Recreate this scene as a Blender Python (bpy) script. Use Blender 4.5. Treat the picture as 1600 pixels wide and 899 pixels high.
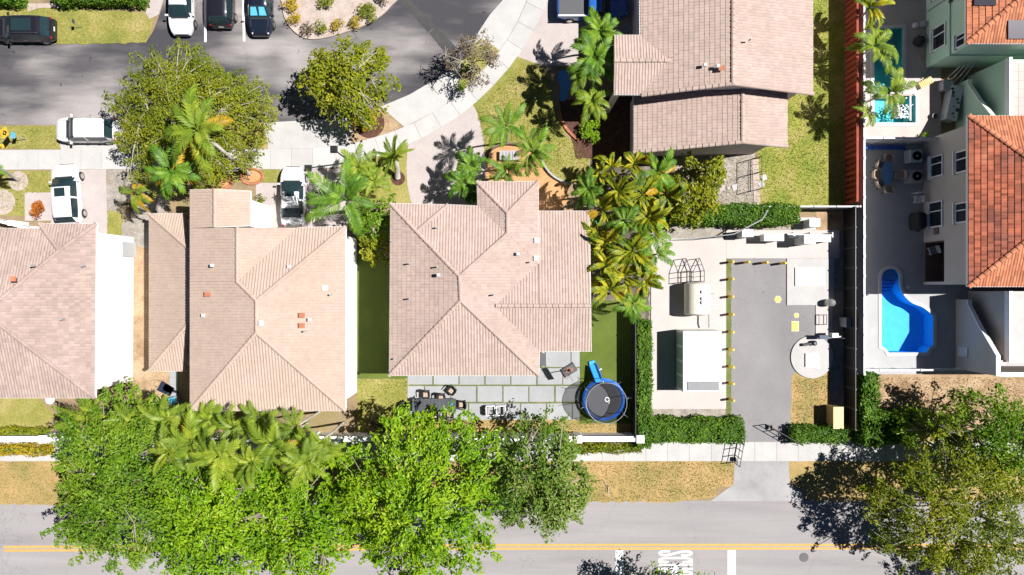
import bpy, bmesh, math, random
import numpy as np
from mathutils import Vector, Matrix, geometry as mgeo
random.seed(7); RNG = np.random.default_rng(7)
for o in list(bpy.data.objects): bpy.data.objects.remove(o)
SC = bpy.context.scene
COL = SC.collection
# ---------------------------------------------------------------- camera, sky, sun, exposure
S = 20.0; H = 53.333; CX = 800.0; CY = 449.5         # ground pixels per metre, camera height, nadir pixel
cam = bpy.data.cameras.new('camera'); cam.sensor_width = 36; cam.lens = 24.0; cam.clip_end = 2000
cam_ob = bpy.data.objects.new('camera', cam); COL.objects.link(cam_ob)
cam_ob.location = (0, 0, H); SC.camera = cam_ob
SUN_EL = math.radians(56); SUN_AZ = math.radians(8)   # azimuth from +X towards +Y
W = bpy.data.worlds.new('World'); SC.world = W; W.use_nodes = True
wn = W.node_tree; bg = wn.nodes['Background']
sky = wn.nodes.new('ShaderNodeTexSky'); sky.sky_type = 'NISHITA'; sky.sun_disc = False
sky.sun_elevation = SUN_EL; sky.sun_rotation = math.pi/2 - SUN_AZ
sky.air_density = 0.30; sky.dust_density = 0.0; sky.ozone_density = 6.0
wn.links.new(sky.outputs[0], bg.inputs[0]); bg.inputs[1].default_value = 0.05
sun = bpy.data.lights.new('sun', 'SUN'); sun.energy = 5.0; sun.angle = math.radians(0.5); sun.color = (1.0, 0.97, 0.935)
sun_ob = bpy.data.objects.new('sun', sun); COL.objects.link(sun_ob)
SDIR = Vector((math.cos(SUN_EL)*math.cos(SUN_AZ), math.cos(SUN_EL)*math.sin(SUN_AZ), math.sin(SUN_EL)))
sun_ob.rotation_euler = SDIR.to_track_quat('Z', 'Y').to_euler(); sun_ob.location = SDIR*80
SC.render.engine = 'CYCLES'
SC.view_settings.view_transform = 'Standard'; SC.view_settings.look = 'None'
SC.view_settings.exposure = 0.88; SC.view_settings.gamma = 1.0; SC.view_settings.use_curve_mapping = False
SC.cycles.max_bounces = 6; SC.cycles.transparent_max_bounces = 12

# ---------------------------------------------------------------- helpers
def P(px, py, z=0.0):
    k = (1 - z/H)/S
    return Vector(((px-CX)*k, -(py-CY)*k, z))
def tagp(o, label=None, cat=None, group=None, kind=None):
    if label: o['label'] = label
    if cat: o['category'] = cat
    if group: o['group'] = group
    if kind: o['kind'] = kind
    return o
def thing(name, label, cat, loc=(0, 0, 0), rz=0.0, group=None):
    o = bpy.data.objects.new(name, None); COL.objects.link(o)
    o.empty_display_size = 0.2
    o.location = loc; o.rotation_euler = (0, 0, rz)
    return tagp(o, label, cat, group)
def origin_of(parent):
    v = Vector((0, 0, 0))
    while parent is not None:
        v = v + Vector(parent.location); parent = parent.parent
    return v
def link(name, me, mat, parent=None, loc=None, smooth=False):
    if mat is not None and not me.materials: me.materials.append(mat)
    if smooth:
        me.polygons.foreach_set('use_smooth', [True]*len(me.polygons))
    o = bpy.data.objects.new(name, me); COL.objects.link(o)
    if parent is not None: o.parent = parent
    if loc is not None: o.location = loc
    return o
class MB:
    """collects shapes; build() links ONE mesh object. world=True: coordinates are world coordinates"""
    def __init__(s): s.v = []; s.f = []
    def add(s, vs, fs):
        b = len(s.v); s.v += [tuple(x) for x in vs]; s.f += [tuple(i+b for i in f) for f in fs]; return s
    def quad(s, a, b, c, d): return s.add([a, b, c, d], [(0, 1, 2, 3)])
    def poly(s, pts): return s.add(pts, [tuple(range(len(pts)))])
    def box(s, c, size, rz=0.0, bev=0.0, M=None):
        x, y, z = size[0]/2, size[1]/2, size[2]/2
        if bev > 0:
            b = min(bev, x*.9, y*.9, z*.9); vs = []
            for zz, ins in ((-z, 0), (z-b, 0), (z, b)):
                for sx, sy in ((-1, -1), (1, -1), (1, 1), (-1, 1)): vs.append((sx*(x-ins), sy*(y-ins), zz))
            fs = [(3, 2, 1, 0), (8, 9, 10, 11)]
            for l in (0, 4):
                for i in range(4): fs.append((l+i, l+(i+1) % 4, l+4+(i+1) % 4, l+4+i))
        else:
            vs = [(sx*x, sy*y, sz*z) for sz in (-1, 1) for sx, sy in ((-1, -1), (1, -1), (1, 1), (-1, 1))]
            fs = [(3, 2, 1, 0), (4, 5, 6, 7), (0, 1, 5, 4), (1, 2, 6, 5), (2, 3, 7, 6), (3, 0, 4, 7)]
        m = M if M is not None else Matrix.Rotation(rz, 4, 'Z')
        c = Vector(c)
        return s.add([m @ Vector(v) + c for v in vs], fs)
    def prism(s, pts, z0, z1, bottom=False):
        n = len(pts)
        a = sum(pts[i][0]*pts[(i+1) % n][1]-pts[(i+1) % n][0]*pts[i][1] for i in range(n))
        if a < 0: pts = pts[::-1]
        vs = [(p[0], p[1], z0) for p in pts]+[(p[0], p[1], z1) for p in pts]
        fs = [tuple(range(n, 2*n))]+[(i, (i+1) % n, n+(i+1) % n, n+i) for i in range(n)]
        if bottom: fs.append(tuple(range(n-1, -1, -1)))
        return s.add(vs, fs)
    def tube(s, pts, r, n=6, cap=True):
        pts = [Vector(p) for p in pts]; m = len(pts)
        if not hasattr(r, '__len__'): r = [r]*m
        vs = []; up = Vector((0, 0, 1))
        for i, p in enumerate(pts):
            d = (pts[min(i+1, m-1)]-pts[max(i-1, 0)])
            d = d.normalized() if d.length > 1e-6 else up
            a = d.cross(up) if abs(d.z) < .95 else d.cross(Vector((1, 0, 0)))
            a.normalize(); b = d.cross(a)
            for k in range(n):
                t = 2*math.pi*k/n
                vs.append(p+(a*math.cos(t)+b*math.sin(t))*r[i])
        fs = [(i*n+k, i*n+(k+1) % n, (i+1)*n+(k+1) % n, (i+1)*n+k) for i in range(m-1) for k in range(n)]
        if cap: fs += [tuple(range(n-1, -1, -1)), tuple(range((m-1)*n, m*n))]
        return s.add(vs, fs)
    def lathe(s, c, prof, n=20, axis='Z', cap=True):
        c = Vector(c); vs = []
        for r, h in prof:
            for k in range(n):
                t = 2*math.pi*k/n; a, b = r*math.cos(t), r*math.sin(t)
                vs.append(c+Vector({'Z': (a, b, h), 'X': (h, a, b), 'Y': (b, h, a)}[axis]))
        m = len(prof)
        fs = [(i*n+k, i*n+(k+1) % n, (i+1)*n+(k+1) % n, (i+1)*n+k) for i in range(m-1) for k in range(n)]
        if cap: fs += [tuple(range(n-1, -1, -1)), tuple(range((m-1)*n, m*n))]
        return s.add(vs, fs)
    def build(s, name, mat, parent=None, world=True, smooth=False, kind=None, label=None):
        off = origin_of(parent) if (parent is not None and world) else Vector((0, 0, 0))
        me = bpy.data.meshes.new(name)
        vs = [(v[0]-off.x, v[1]-off.y, v[2]-off.z) for v in s.v] if off.length else s.v
        me.from_pydata(vs, [], s.f); me.update()
        o = link(name, me, mat, parent, smooth=smooth)
        return tagp(o, label=label, kind=kind)
def np_mesh(name, V, F):
    """V (n,3) float, F (m,k) int with k = 3 or 4"""
    me = bpy.data.meshes.new(name); n, (m, k) = len(V), F.shape
    me.vertices.add(n); me.vertices.foreach_set('co', np.ascontiguousarray(V, dtype=np.float32).ravel())
    me.loops.add(m*k); me.loops.foreach_set('vertex_index', np.ascontiguousarray(F, dtype=np.int32).ravel())
    me.polygons.add(m); me.polygons.foreach_set('loop_start', np.arange(0, m*k, k, dtype=np.int32))
    me.polygons.foreach_set('loop_total', np.full(m, k, dtype=np.int32))
    me.polygons.foreach_set('use_smooth', np.zeros(m, dtype=bool))
    me.update(calc_edges=True); return me
def spline(pts, n=6, closed=True):
    out = []; m = len(pts); rng = range(m if closed else m-1)
    for i in rng:
        g = (lambda j: pts[j % m]) if closed else (lambda j: pts[max(0, min(m-1, j))])
        p0, p1, p2, p3 = g(i-1), g(i), g(i+1), g(i+2)
        for k in range(n):
            t = k/n
            out.append(tuple(.5*((2*p1[d])+(-p0[d]+p2[d])*t+(2*p0[d]-5*p1[d]+4*p2[d]-p3[d])*t*t+(-p0[d]+3*p1[d]-3*p2[d]+p3[d])*t**3) for d in (0, 1)))
    if not closed: out.append(tuple(pts[-1]))
    return out
def rough_edge(pts, step=6.0, amp=1.0, seed=0):
    """subdivide a pixel polygon and make its outline slightly uneven"""
    r = random.Random(seed); out = []
    for i in range(len(pts)):
        a, b = pts[i], pts[(i+1) % len(pts)]; L = math.hypot(b[0]-a[0], b[1]-a[1]); n = max(1, int(L/step))
        for k in range(n):
            t = k/n; j = 0 if k == 0 else 1
            out.append((a[0]+(b[0]-a[0])*t+j*r.uniform(-amp, amp), a[1]+(b[1]-a[1])*t+j*r.uniform(-amp, amp)))
    return out
def sheet(name, pts, z, mat, holes=(), parent=None, kind='structure', smooth=False):
    """flat sheet from a pixel polygon (holes allowed)"""
    rings = [[P(x, y, 0) for x, y in pts]]+[[P(x, y, 0) for x, y in h] for h in holes]
    tris = mgeo.tessellate_polygon([[Vector((p.x, p.y, 0)) for p in r] for r in rings])
    flat = [p for r in rings for p in r]
    me = bpy.data.meshes.new(name)
    fs = []
    for t in tris:
        a, b, c = (flat[i] for i in t)
        fs.append(t if (b-a).cross(c-a).z > 0 else t[::-1])
    me.from_pydata([(p.x, p.y, z) for p in flat], [], fs); me.update()
    o = link(name, me, mat, parent)
    return tagp(o, kind=kind) if parent is None else o
def in_poly(x, y, poly):
    c = np.zeros(len(x), bool); n = len(poly)
    for i in range(n):
        x1, y1 = poly[i]; x2, y2 = poly[(i+1) % n]
        if y1 == y2: continue
        m = ((y1 > y) != (y2 > y)) & (x < (x2-x1)*(y-y1)/(y2-y1)+x1)
        c ^= m
    return c
def rect(x0, y0, x1, y1): return [(x0, y0), (x1, y0), (x1, y1), (x0, y1)]

# ---------------------------------------------------------------- materials
def nodes(name):
    m = bpy.data.materials.new(name); m.use_nodes = True
    nt = m.node_tree; return m, nt, nt.nodes['Principled BSDF']
def rgba(c): return (c[0], c[1], c[2], 1)
def ramp(nt, stops):
    r = nt.nodes.new('ShaderNodeValToRGB'); e = r.color_ramp.elements
    while len(e) < len(stops): e.new(0.5)
    for i, (p, c) in enumerate(stops): e[i].position = p; e[i].color = rgba(c)
    return r
def coord(nt, space):
    if space == 'world': return nt.nodes.new('ShaderNodeNewGeometry').outputs['Position']
    return nt.nodes.new('ShaderNodeTexCoord').outputs['Object']
def noise(nt, vec, scale, detail=4, rough=.6, stretch=None):
    if stretch:
        mp = nt.nodes.new('ShaderNodeMapping'); mp.inputs['Scale'].default_value = stretch
        nt.links.new(vec, mp.inputs[0]); vec = mp.outputs[0]
    n = nt.nodes.new('ShaderNodeTexNoise'); n.inputs['Scale'].default_value = scale
    n.inputs['Detail'].default_value = detail; n.inputs['Roughness'].default_value = rough
    nt.links.new(vec, n.inputs['Vector']); return n
def mixc(nt, a, b, fac, mode='MIX'):
    m = nt.nodes.new('ShaderNodeMix'); m.data_type = 'RGBA'; m.blend_type = mode
    for s, v in ((m.inputs[6], a), (m.inputs[7], b), (m.inputs[0], fac)):
        if hasattr(v, 'links') or hasattr(v, 'is_linked'): nt.links.new(v, s)
        elif isinstance(v, (tuple, list)): s.default_value = rgba(v)
        else: s.default_value = v
    return m.outputs[2]
def mk(name, stops, scale=1.0, rough=.85, fine=None, fine_amt=.25, bump=0.0, bump_scale=None, space='world', metallic=0.0, stretch=None, spec=.3, island=0.0, objrand=0.0):
    """noise-ramp material: stops = colour ramp over large noise; fine = scale of a fine multiply noise"""
    m, nt, b = nodes(name); v = coord(nt, space)
    if len(stops) == 1: stops = [(0, stops[0][1] if isinstance(stops[0][1], (tuple, list)) else stops[0])]
    n = noise(nt, v, scale, 5, .62, stretch)
    if len(stops) > 1:
        r = ramp(nt, stops); nt.links.new(n.outputs[0], r.inputs[0]); c = r.outputs[0]
    else:
        rg = nt.nodes.new('ShaderNodeRGB'); rg.outputs[0].default_value = rgba(stops[0][1]); c = rg.outputs[0]
    if fine:
        f = noise(nt, v, fine, 3, .7)
        fr = ramp(nt, [(.25, (1-fine_amt,)*3), (.75, (1+fine_amt*.6,)*3)]); nt.links.new(f.outputs[0], fr.inputs[0])
        c = mixc(nt, c, fr.outputs[0], 1.0, 'MULTIPLY')
    if island:
        g = nt.nodes.new('ShaderNodeNewGeometry'); fr = ramp(nt, [(0, (1-island,)*3), (1, (1+island*.6,)*3)])
        nt.links.new(g.outputs['Random Per Island'], fr.inputs[0]); c = mixc(nt, c, fr.outputs[0], 1.0, 'MULTIPLY')
    if objrand:
        g = nt.nodes.new('ShaderNodeObjectInfo'); fr = ramp(nt, [(0, (1-objrand,)*3), (1, (1+objrand*.6,)*3)])
        nt.links.new(g.outputs['Random'], fr.inputs[0]); c = mixc(nt, c, fr.outputs[0], 1.0, 'MULTIPLY')
    nt.links.new(c, b.inputs['Base Color'])
    b.inputs['Roughness'].default_value = rough; b.inputs['Metallic'].default_value = metallic
    b.inputs['Specular IOR Level'].default_value = spec
    if bump:
        bn = noise(nt, v, bump_scale or (fine or scale*4), 4, .7)
        bp = nt.nodes.new('ShaderNodeBump'); bp.inputs['Strength'].default_value = 1.0; bp.inputs['Distance'].default_value = bump
        nt.links.new(bn.outputs[0], bp.inputs['Height']); nt.links.new(bp.outputs[0], b.inputs['Normal'])
    return m
def plain(name, c, rough=.5, metallic=0.0, spec=.5, amt=.06, scale=3.0, space='object', coat=0.0):
    m = mk(name, [(.3, tuple(x*(1-amt) for x in c)), (.7, tuple(min(1, x*(1+amt)) for x in c))], scale, rough, space=space, metallic=metallic, spec=spec)
    if coat: m.node_tree.nodes['Principled BSDF'].inputs['Coat Weight'].default_value = coat
    return m
def leafmat(name, stops, nscale=.45, trans=.35, rough=.5, objrand=0.0, hue=None):
    """leaf material: colour from leaf-to-leaf randomness and slow noise, with translucency"""
    m, nt, b = nodes(name); v = coord(nt, 'world')
    g = nt.nodes.new('ShaderNodeNewGeometry'); n = noise(nt, v, nscale, 2, .5)
    ma = nt.nodes.new('ShaderNodeMath'); ma.operation = 'MULTIPLY_ADD'; ma.inputs[1].default_value = .55; nt.links.new(g.outputs['Random Per Island'], ma.inputs[0])
    mb = nt.nodes.new('ShaderNodeMath'); mb.operation = 'MULTIPLY_ADD'; mb.inputs[1].default_value = 1.1; mb.inputs[2].default_value = -.33
    nt.links.new(n.outputs[0], mb.inputs[0]); nt.links.new(mb.outputs[0], ma.inputs[2])
    r = ramp(nt, stops); nt.links.new(ma.outputs[0], r.inputs[0]); c = r.outputs[0]
    if objrand:
        oi = nt.nodes.new('ShaderNodeObjectInfo'); fr = ramp(nt, [(0, (1-objrand, 1-objrand*.9, 1-objrand)), (1, (1+objrand, 1+objrand*.5, 1))])
        nt.links.new(oi.outputs['Random'], fr.inputs[0]); c = mixc(nt, c, fr.outputs[0], 1.0, 'MULTIPLY')
    nt.links.new(c, b.inputs['Base Color']); b.inputs['Roughness'].default_value = rough; b.inputs['Specular IOR Level'].default_value = .35
    t = nt.nodes.new('ShaderNodeBsdfTranslucent'); nt.links.new(mixc(nt, c, (1.0, 1.0, .35), .25, 'MULTIPLY'), t.inputs[0])
    mx = nt.nodes.new('ShaderNodeMixShader'); mx.inputs[0].default_value = trans
    out = nt.nodes['Material Output']
    nt.links.new(b.outputs[0], mx.inputs[1]); nt.links.new(t.outputs[0], mx.inputs[2]); nt.links.new(mx.outputs[0], out.inputs[0])
    return m
M = {}
# ground surfaces
M['ground'] = mk('dry_ground', [(.3, (.16, .12, .07)), (.5, (.26, .19, .11)), (.7, (.20, .17, .07))], .35, .95, 9, .35, .02)
M['lawn'] = mk('lawn_grass', [(.28, (.16, .175, .035)), (.5, (.235, .22, .055)), (.72, (.33, .275, .11))], .5, .95, 8, .35, .012, 14)
M['lawn_dry'] = mk('dry_verge', [(.3, (.22, .19, .06)), (.5, (.32, .23, .09)), (.72, (.42, .28, .13))], .45, .95, 9, .35, .012, 14)
M['soil'] = mk('bare_soil', [(.3, (.22, .14, .08)), (.55, (.36, .25, .15)), (.75, (.40, .30, .20))], .7, .95, 7, .35, .02)
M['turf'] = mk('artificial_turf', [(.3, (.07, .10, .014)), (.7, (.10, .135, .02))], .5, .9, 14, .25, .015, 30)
M['mulch'] = mk('dark_mulch', [(.3, (.05, .025, .02)), (.7, (.13, .06, .04))], 3, .95, 16, .5, .03)
M['gravel'] = mk('grey_gravel', [(.3, (.20, .18, .15)), (.7, (.36, .32, .28))], 1.5, .95, 12, .4, .02)
M['pinkgravel'] = mk('pink_gravel', [(.3, (.33, .26, .22)), (.7, (.46, .39, .35))], 2, .95, 14, .4, .02)
M['concrete'] = mk('pale_concrete', [(.3, (.37, .36, .35)), (.7, (.43, .42, .405))], .8, .85, 11, .1, .002, objrand=.07)
M['slab'] = mk('pinkish_concrete', [(.3, (.39, .355, .335)), (.7, (.44, .40, .38))], .5, .85, 9, .08, .002)
M['driveway'] = mk('pink_paver_drive', [(.3, (.34, .295, .285)), (.7, (.41, .36, .345))], .6, .85, 9, .14, .003)
M['orange_walk'] = mk('orange_concrete', [(.3, (.40, .21, .09)), (.7, (.48, .27, .13))], .8, .85, 10, .15, .003)
M['patio'] = mk('grey_paver', [(.3, (.27, .275, .285)), (.7, (.315, .32, .33))], 1.2, .8, 12, .1, .002, objrand=.08)
M['deck'] = mk('pool_deck', [(.3, (.32, .32, .325)), (.7, (.37, .365, .37))], .8, .8, 12, .1, .002)
M['deckpink'] = mk('pink_pool_deck', [(.3, (.40, .34, .32)), (.7, (.46, .40, .375))], .8, .8, 10, .12, .002)
M['coping'] = mk('pool_coping', [(.3, (.47, .46, .45)), (.7, (.53, .52, .51))], 1.5, .7, 12, .06)
M['joint'] = mk('grassy_joint', [(.35, (.09, .12, .03)), (.55, (.13, .14, .05)), (.75, (.28, .19, .10))], 1.2, .95, 12, .4)
M['white_paint'] = mk('road_white_paint', [(.3, (.68, .67, .65)), (.7, (.80, .79, .78))], 2.5, .7, 14, .12)
M['yellow_paint'] = mk('road_yellow_paint', [(.3, (.44, .26, .07)), (.7, (.53, .32, .09))], 2.5, .7, 14, .15)
def asphalt(name, stops, scale, stretch=None):
    m = mk(name, stops, scale, .9, 16, .16, .003, 40, stretch=stretch)
    return m
def worn_asphalt(name, stops, scale, stretch, crack=.006, crack_scale=.22, spot=.0):
    """asphalt with broad bleaching, wheel streaks, thin cracks and scattered dark spots"""
    m, nt, b = nodes(name); v = coord(nt, 'world')
    n = noise(nt, v, scale, 3, .5, stretch); n2 = noise(nt, v, scale*5, 4, .6, (stretch[0]*.4, stretch[1], 1))
    ad = nt.nodes.new('ShaderNodeMath'); ad.operation = 'MULTIPLY_ADD'; ad.inputs[1].default_value = .30; nt.links.new(n2.outputs[0], ad.inputs[0])
    sb = nt.nodes.new('ShaderNodeMath'); sb.operation = 'SUBTRACT'; sb.inputs[1].default_value = .15; nt.links.new(n.outputs[0], sb.inputs[0]); nt.links.new(sb.outputs[0], ad.inputs[2])
    r = ramp(nt, stops); nt.links.new(ad.outputs[0], r.inputs[0]); c = r.outputs[0]
    f = noise(nt, v, 17, 3, .75); fr = ramp(nt, [(.25, (.80,)*3), (.75, (1.12,)*3)]); nt.links.new(f.outputs[0], fr.inputs[0]); c = mixc(nt, c, fr.outputs[0], 1.0, 'MULTIPLY')
    w = noise(nt, v, .9, 4, .6); vm = nt.nodes.new('ShaderNodeVectorMath'); vm.operation = 'MULTIPLY_ADD'; vm.inputs[1].default_value = (1.6,)*3; nt.links.new(w.outputs[1], vm.inputs[0]); nt.links.new(v, vm.inputs[2])
    vo = nt.nodes.new('ShaderNodeTexVoronoi'); vo.feature = 'DISTANCE_TO_EDGE'; vo.inputs['Scale'].default_value = crack_scale; nt.links.new(vm.outputs[0], vo.inputs['Vector'])
    cr = ramp(nt, [(0, (.82,)*3), (crack, (1, 1, 1))]); nt.links.new(vo.outputs[0], cr.inputs[0]); c = mixc(nt, c, cr.outputs[0], 1.0, 'MULTIPLY')
    if spot:
        sp = noise(nt, v, 1.6, 2, .4); sr = ramp(nt, [(spot, (1, 1, 1)), (spot+.05, (.55,)*3)]); nt.links.new(sp.outputs[0], sr.inputs[0]); c = mixc(nt, c, sr.outputs[0], 1.0, 'MULTIPLY')
    nt.links.new(c, b.inputs['Base Color']); b.inputs['Roughness'].default_value = .9; b.inputs['Specular IOR Level'].default_value = .25
    bn = noise(nt, v, 40, 3, .7); bp = nt.nodes.new('ShaderNodeBump'); bp.inputs['Distance'].default_value = .004; nt.links.new(bn.outputs[0], bp.inputs['Height']); nt.links.new(bp.outputs[0], b.inputs['Normal'])
    return m
M['road'] = worn_asphalt('worn_road_asphalt', [(.25, (.225, .21, .212)), (.5, (.262, .246, .247)), (.75, (.295, .278, .278))], .35, (.25, 2.2, 1), .003, .10)
M['lot'] = worn_asphalt('bleached_lot_asphalt', [(.42, (.05, .048, .055)), (.48, (.085, .08, .086)), (.55, (.17, .158, .157)), (.64, (.30, .277, .27))], .13, (.6, 1.1, 1), .004, .13, .70)
M['patch'] = asphalt('dark_asphalt_patch', [(.3, (.045, .045, .045)), (.7, (.065, .065, .062))], 1)
M['compound'] = worn_asphalt('grey_compound_asphalt', [(.3, (.18, .172, .175)), (.6, (.22, .21, .213)), (.8, (.26, .25, .252))], .22, (1, .6, 1), .004, .16, .72)
M['apron'] = asphalt('pale_apron_asphalt', [(.3, (.23, .225, .225)), (.5, (.29, .285, .285)), (.75, (.36, .35, .35))], .4)
# buildings
def tilemat(name, stops, isl): return mk(name, stops, .5, .8, 7, .12, .004, 20, island=isl, spec=.25)
M['tile_pink'] = tilemat('pink_beige_roof_tile', [(.3, (.36, .274, .235)), (.7, (.405, .312, .270))], .10)
M['tile_peach'] = tilemat('peach_roof_tile', [(.3, (.38, .288, .235)), (.7, (.42, .325, .268))], .06)
M['tile_tan'] = tilemat('weathered_tan_roof_tile', [(.3, (.31, .235, .205)), (.7, (.375, .288, .25))], .14)
M['tile_orange'] = tilemat('orange_clay_tile', [(.3, (.38, .135, .07)), (.7, (.48, .19, .10))], .3)
M['tile_red'] = tilemat('red_clay_tile', [(.3, (.19, .07, .05)), (.55, (.33, .095, .05)), (.75, (.37, .14, .08))], .42)
M['under'] = plain('roof_underlay', (.12, .085, .07), .9)
M['wall_white'] = mk('white_stucco', [(.3, (.74, .73, .72)), (.7, (.80, .79, .78))], .8, .9, 12, .04, .002)
M['wall_beige'] = mk('grey_beige_stucco', [(.3, (.42, .385, .35)), (.7, (.47, .43, .395))], .8, .9, 12, .06, .002)
M['wall_green'] = mk('mint_green_stucco', [(.3, (.45, .62, .49)), (.7, (.50, .67, .535))], .8, .9, 12, .05, .002)
M['wall_pink'] = mk('pale_pink_stucco', [(.3, (.55, .48, .45)), (.7, (.60, .53, .50))], .8, .9, 12, .05, .002)
M['trim'] = plain('white_trim', (.78, .77, .76), .5)
M['glass'] = plain('dark_window_glass', (.02, .025, .03), .06, spec=.8)
M['brown'] = mk('brown_paved_floor', [(.3, (.12, .08, .065)), (.7, (.17, .12, .10))], 2, .8, 12, .2)
# generic
M['white'] = plain('white_plastic', (.58, .58, .58), .4)
M['cream'] = plain('cream_paint', (.66, .62, .52), .4)
M['black'] = plain('black_metal', (.012, .012, .013), .45)
M['rubber'] = plain('black_rubber', (.018, .018, .018), .8)
M['darkgrey'] = plain('dark_grey_metal', (.06, .062, .068), .55)
M['grey'] = plain('grey_metal', (.30, .31, .32), .5)
M['lightgrey'] = plain('light_grey_metal', (.40, .41, .42), .5)
M['yellow'] = plain('safety_yellow', (.72, .42, .03), .5)
M['yellow2'] = plain('bright_yellow_lid', (.80, .62, .06), .6)
M['tan'] = plain('tan_enamel', (.50, .36, .16), .5)
M['blue'] = plain('royal_blue_vinyl', (.02, .13, .55), .45)
M['sky'] = plain('sky_blue_plastic', (.03, .30, .62), .35)
M['redwood'] = mk('red_stained_wood', [(.3, (.26, .045, .025)), (.7, (.36, .075, .04))], 2, .75, 9, .25, objrand=.2, stretch=(1, 1, .2))
M['brick'] = mk('red_brick_edging', [(.3, (.36, .13, .07)), (.7, (.46, .19, .11))], 2, .85, 10, .25, objrand=.2)
M['bark'] = mk('grey_bark', [(.3, (.16, .13, .10)), (.7, (.30, .26, .21))], 2, .9, 9, .3, .01)
M['palebark'] = mk('pale_palm_bark', [(.3, (.34, .31, .27)), (.7, (.48, .45, .40))], 1.5, .9, 8, .2, .01)
M['steel'] = plain('galvanised_steel', (.55, .56, .57), .35, .6)
# ================================================================ GROUND (the setting)
def pool_px(): 
    a = [(1377, 541), (1377, 434)]
    a += [(1391-14*math.cos(t), 434-14*math.sin(t)) for t in [math.pi*k/10 for k in range(1, 10)]]
    a += spline([(1405, 434), (1405, 446), (1412, 462), (1425, 474), (1442, 481), (1458, 494)], 4, False)
    a += [(1458, 540), (1452, 543), (1447, 551), (1388, 551), (1384, 545)]
    return a
POOL_F = pool_px()
POOL_E = [(1365, 46)]+rect(1365, 44, 1410, 150)[1:2]+[(1410, 147), (1426, 147), (1430, 151), (1430, 192), (1366, 192)]
sheet('ground', rect(-2600, -2200, 4200, 3100), 0.0, M['ground'], [POOL_F, POOL_E])
far = M['lawn']
# the street along the bottom
ROAD = [(-2600, 787), (0, 787), (300, 785), (900, 783), (1245, 782), (1700, 782), (4200, 780), (4200, 932), (-2600, 932)]
sheet('road', ROAD, .008, M['road'])
sheet('lawn', rough_edge(rect(-400, 932, 2000, 1100), 8, 2, 3), .010, M['lawn_dry'])
sheet('grass_verge', rough_edge([(-500, 720), (1118, 720), (1148, 722), (1148, 757), (1122, 762), (1118, 776), (1060, 784), (-500, 790)], 7, 2.2, 4), .014, M['lawn_dry'])
sheet('grass_verge', rough_edge([(1231, 720), (1258, 720), (2000, 720), (2000, 784), (1275, 784), (1250, 765), (1233, 756)], 7, 2.0, 5), .014, M['lawn_dry'])
sheet('driveway_apron', [(1148, 719), (1232, 719), (1234, 757), (1254, 768), (1256, 783), (1110, 783), (1146, 757)], .016, M['apron'])
for pts in ([(-2600, 852), (6, 852), (6, 856.3), (-2600, 856.3)], [(6, 853), (800, 850), (1600, 849.5), (4200, 849), (4200, 852.5), (1600, 853), (800, 853.6), (6, 856.6)], [(6, 858.6), (800, 855.6), (1600, 855), (4200, 854), (4200, 857.5), (1600, 858.6), (800, 859.2), (6, 862.2)]):
    if pts[0][0] < -2000: continue
    sheet('centre_line', pts, .014, M['yellow_paint'])
sheet('crossing_bar', rect(962, 860, 974, 930), .014, M['white_paint'])
sheet('crossing_bar', rect(1137, 859.8, 1149.5, 930), .014, M['white_paint'])
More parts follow.
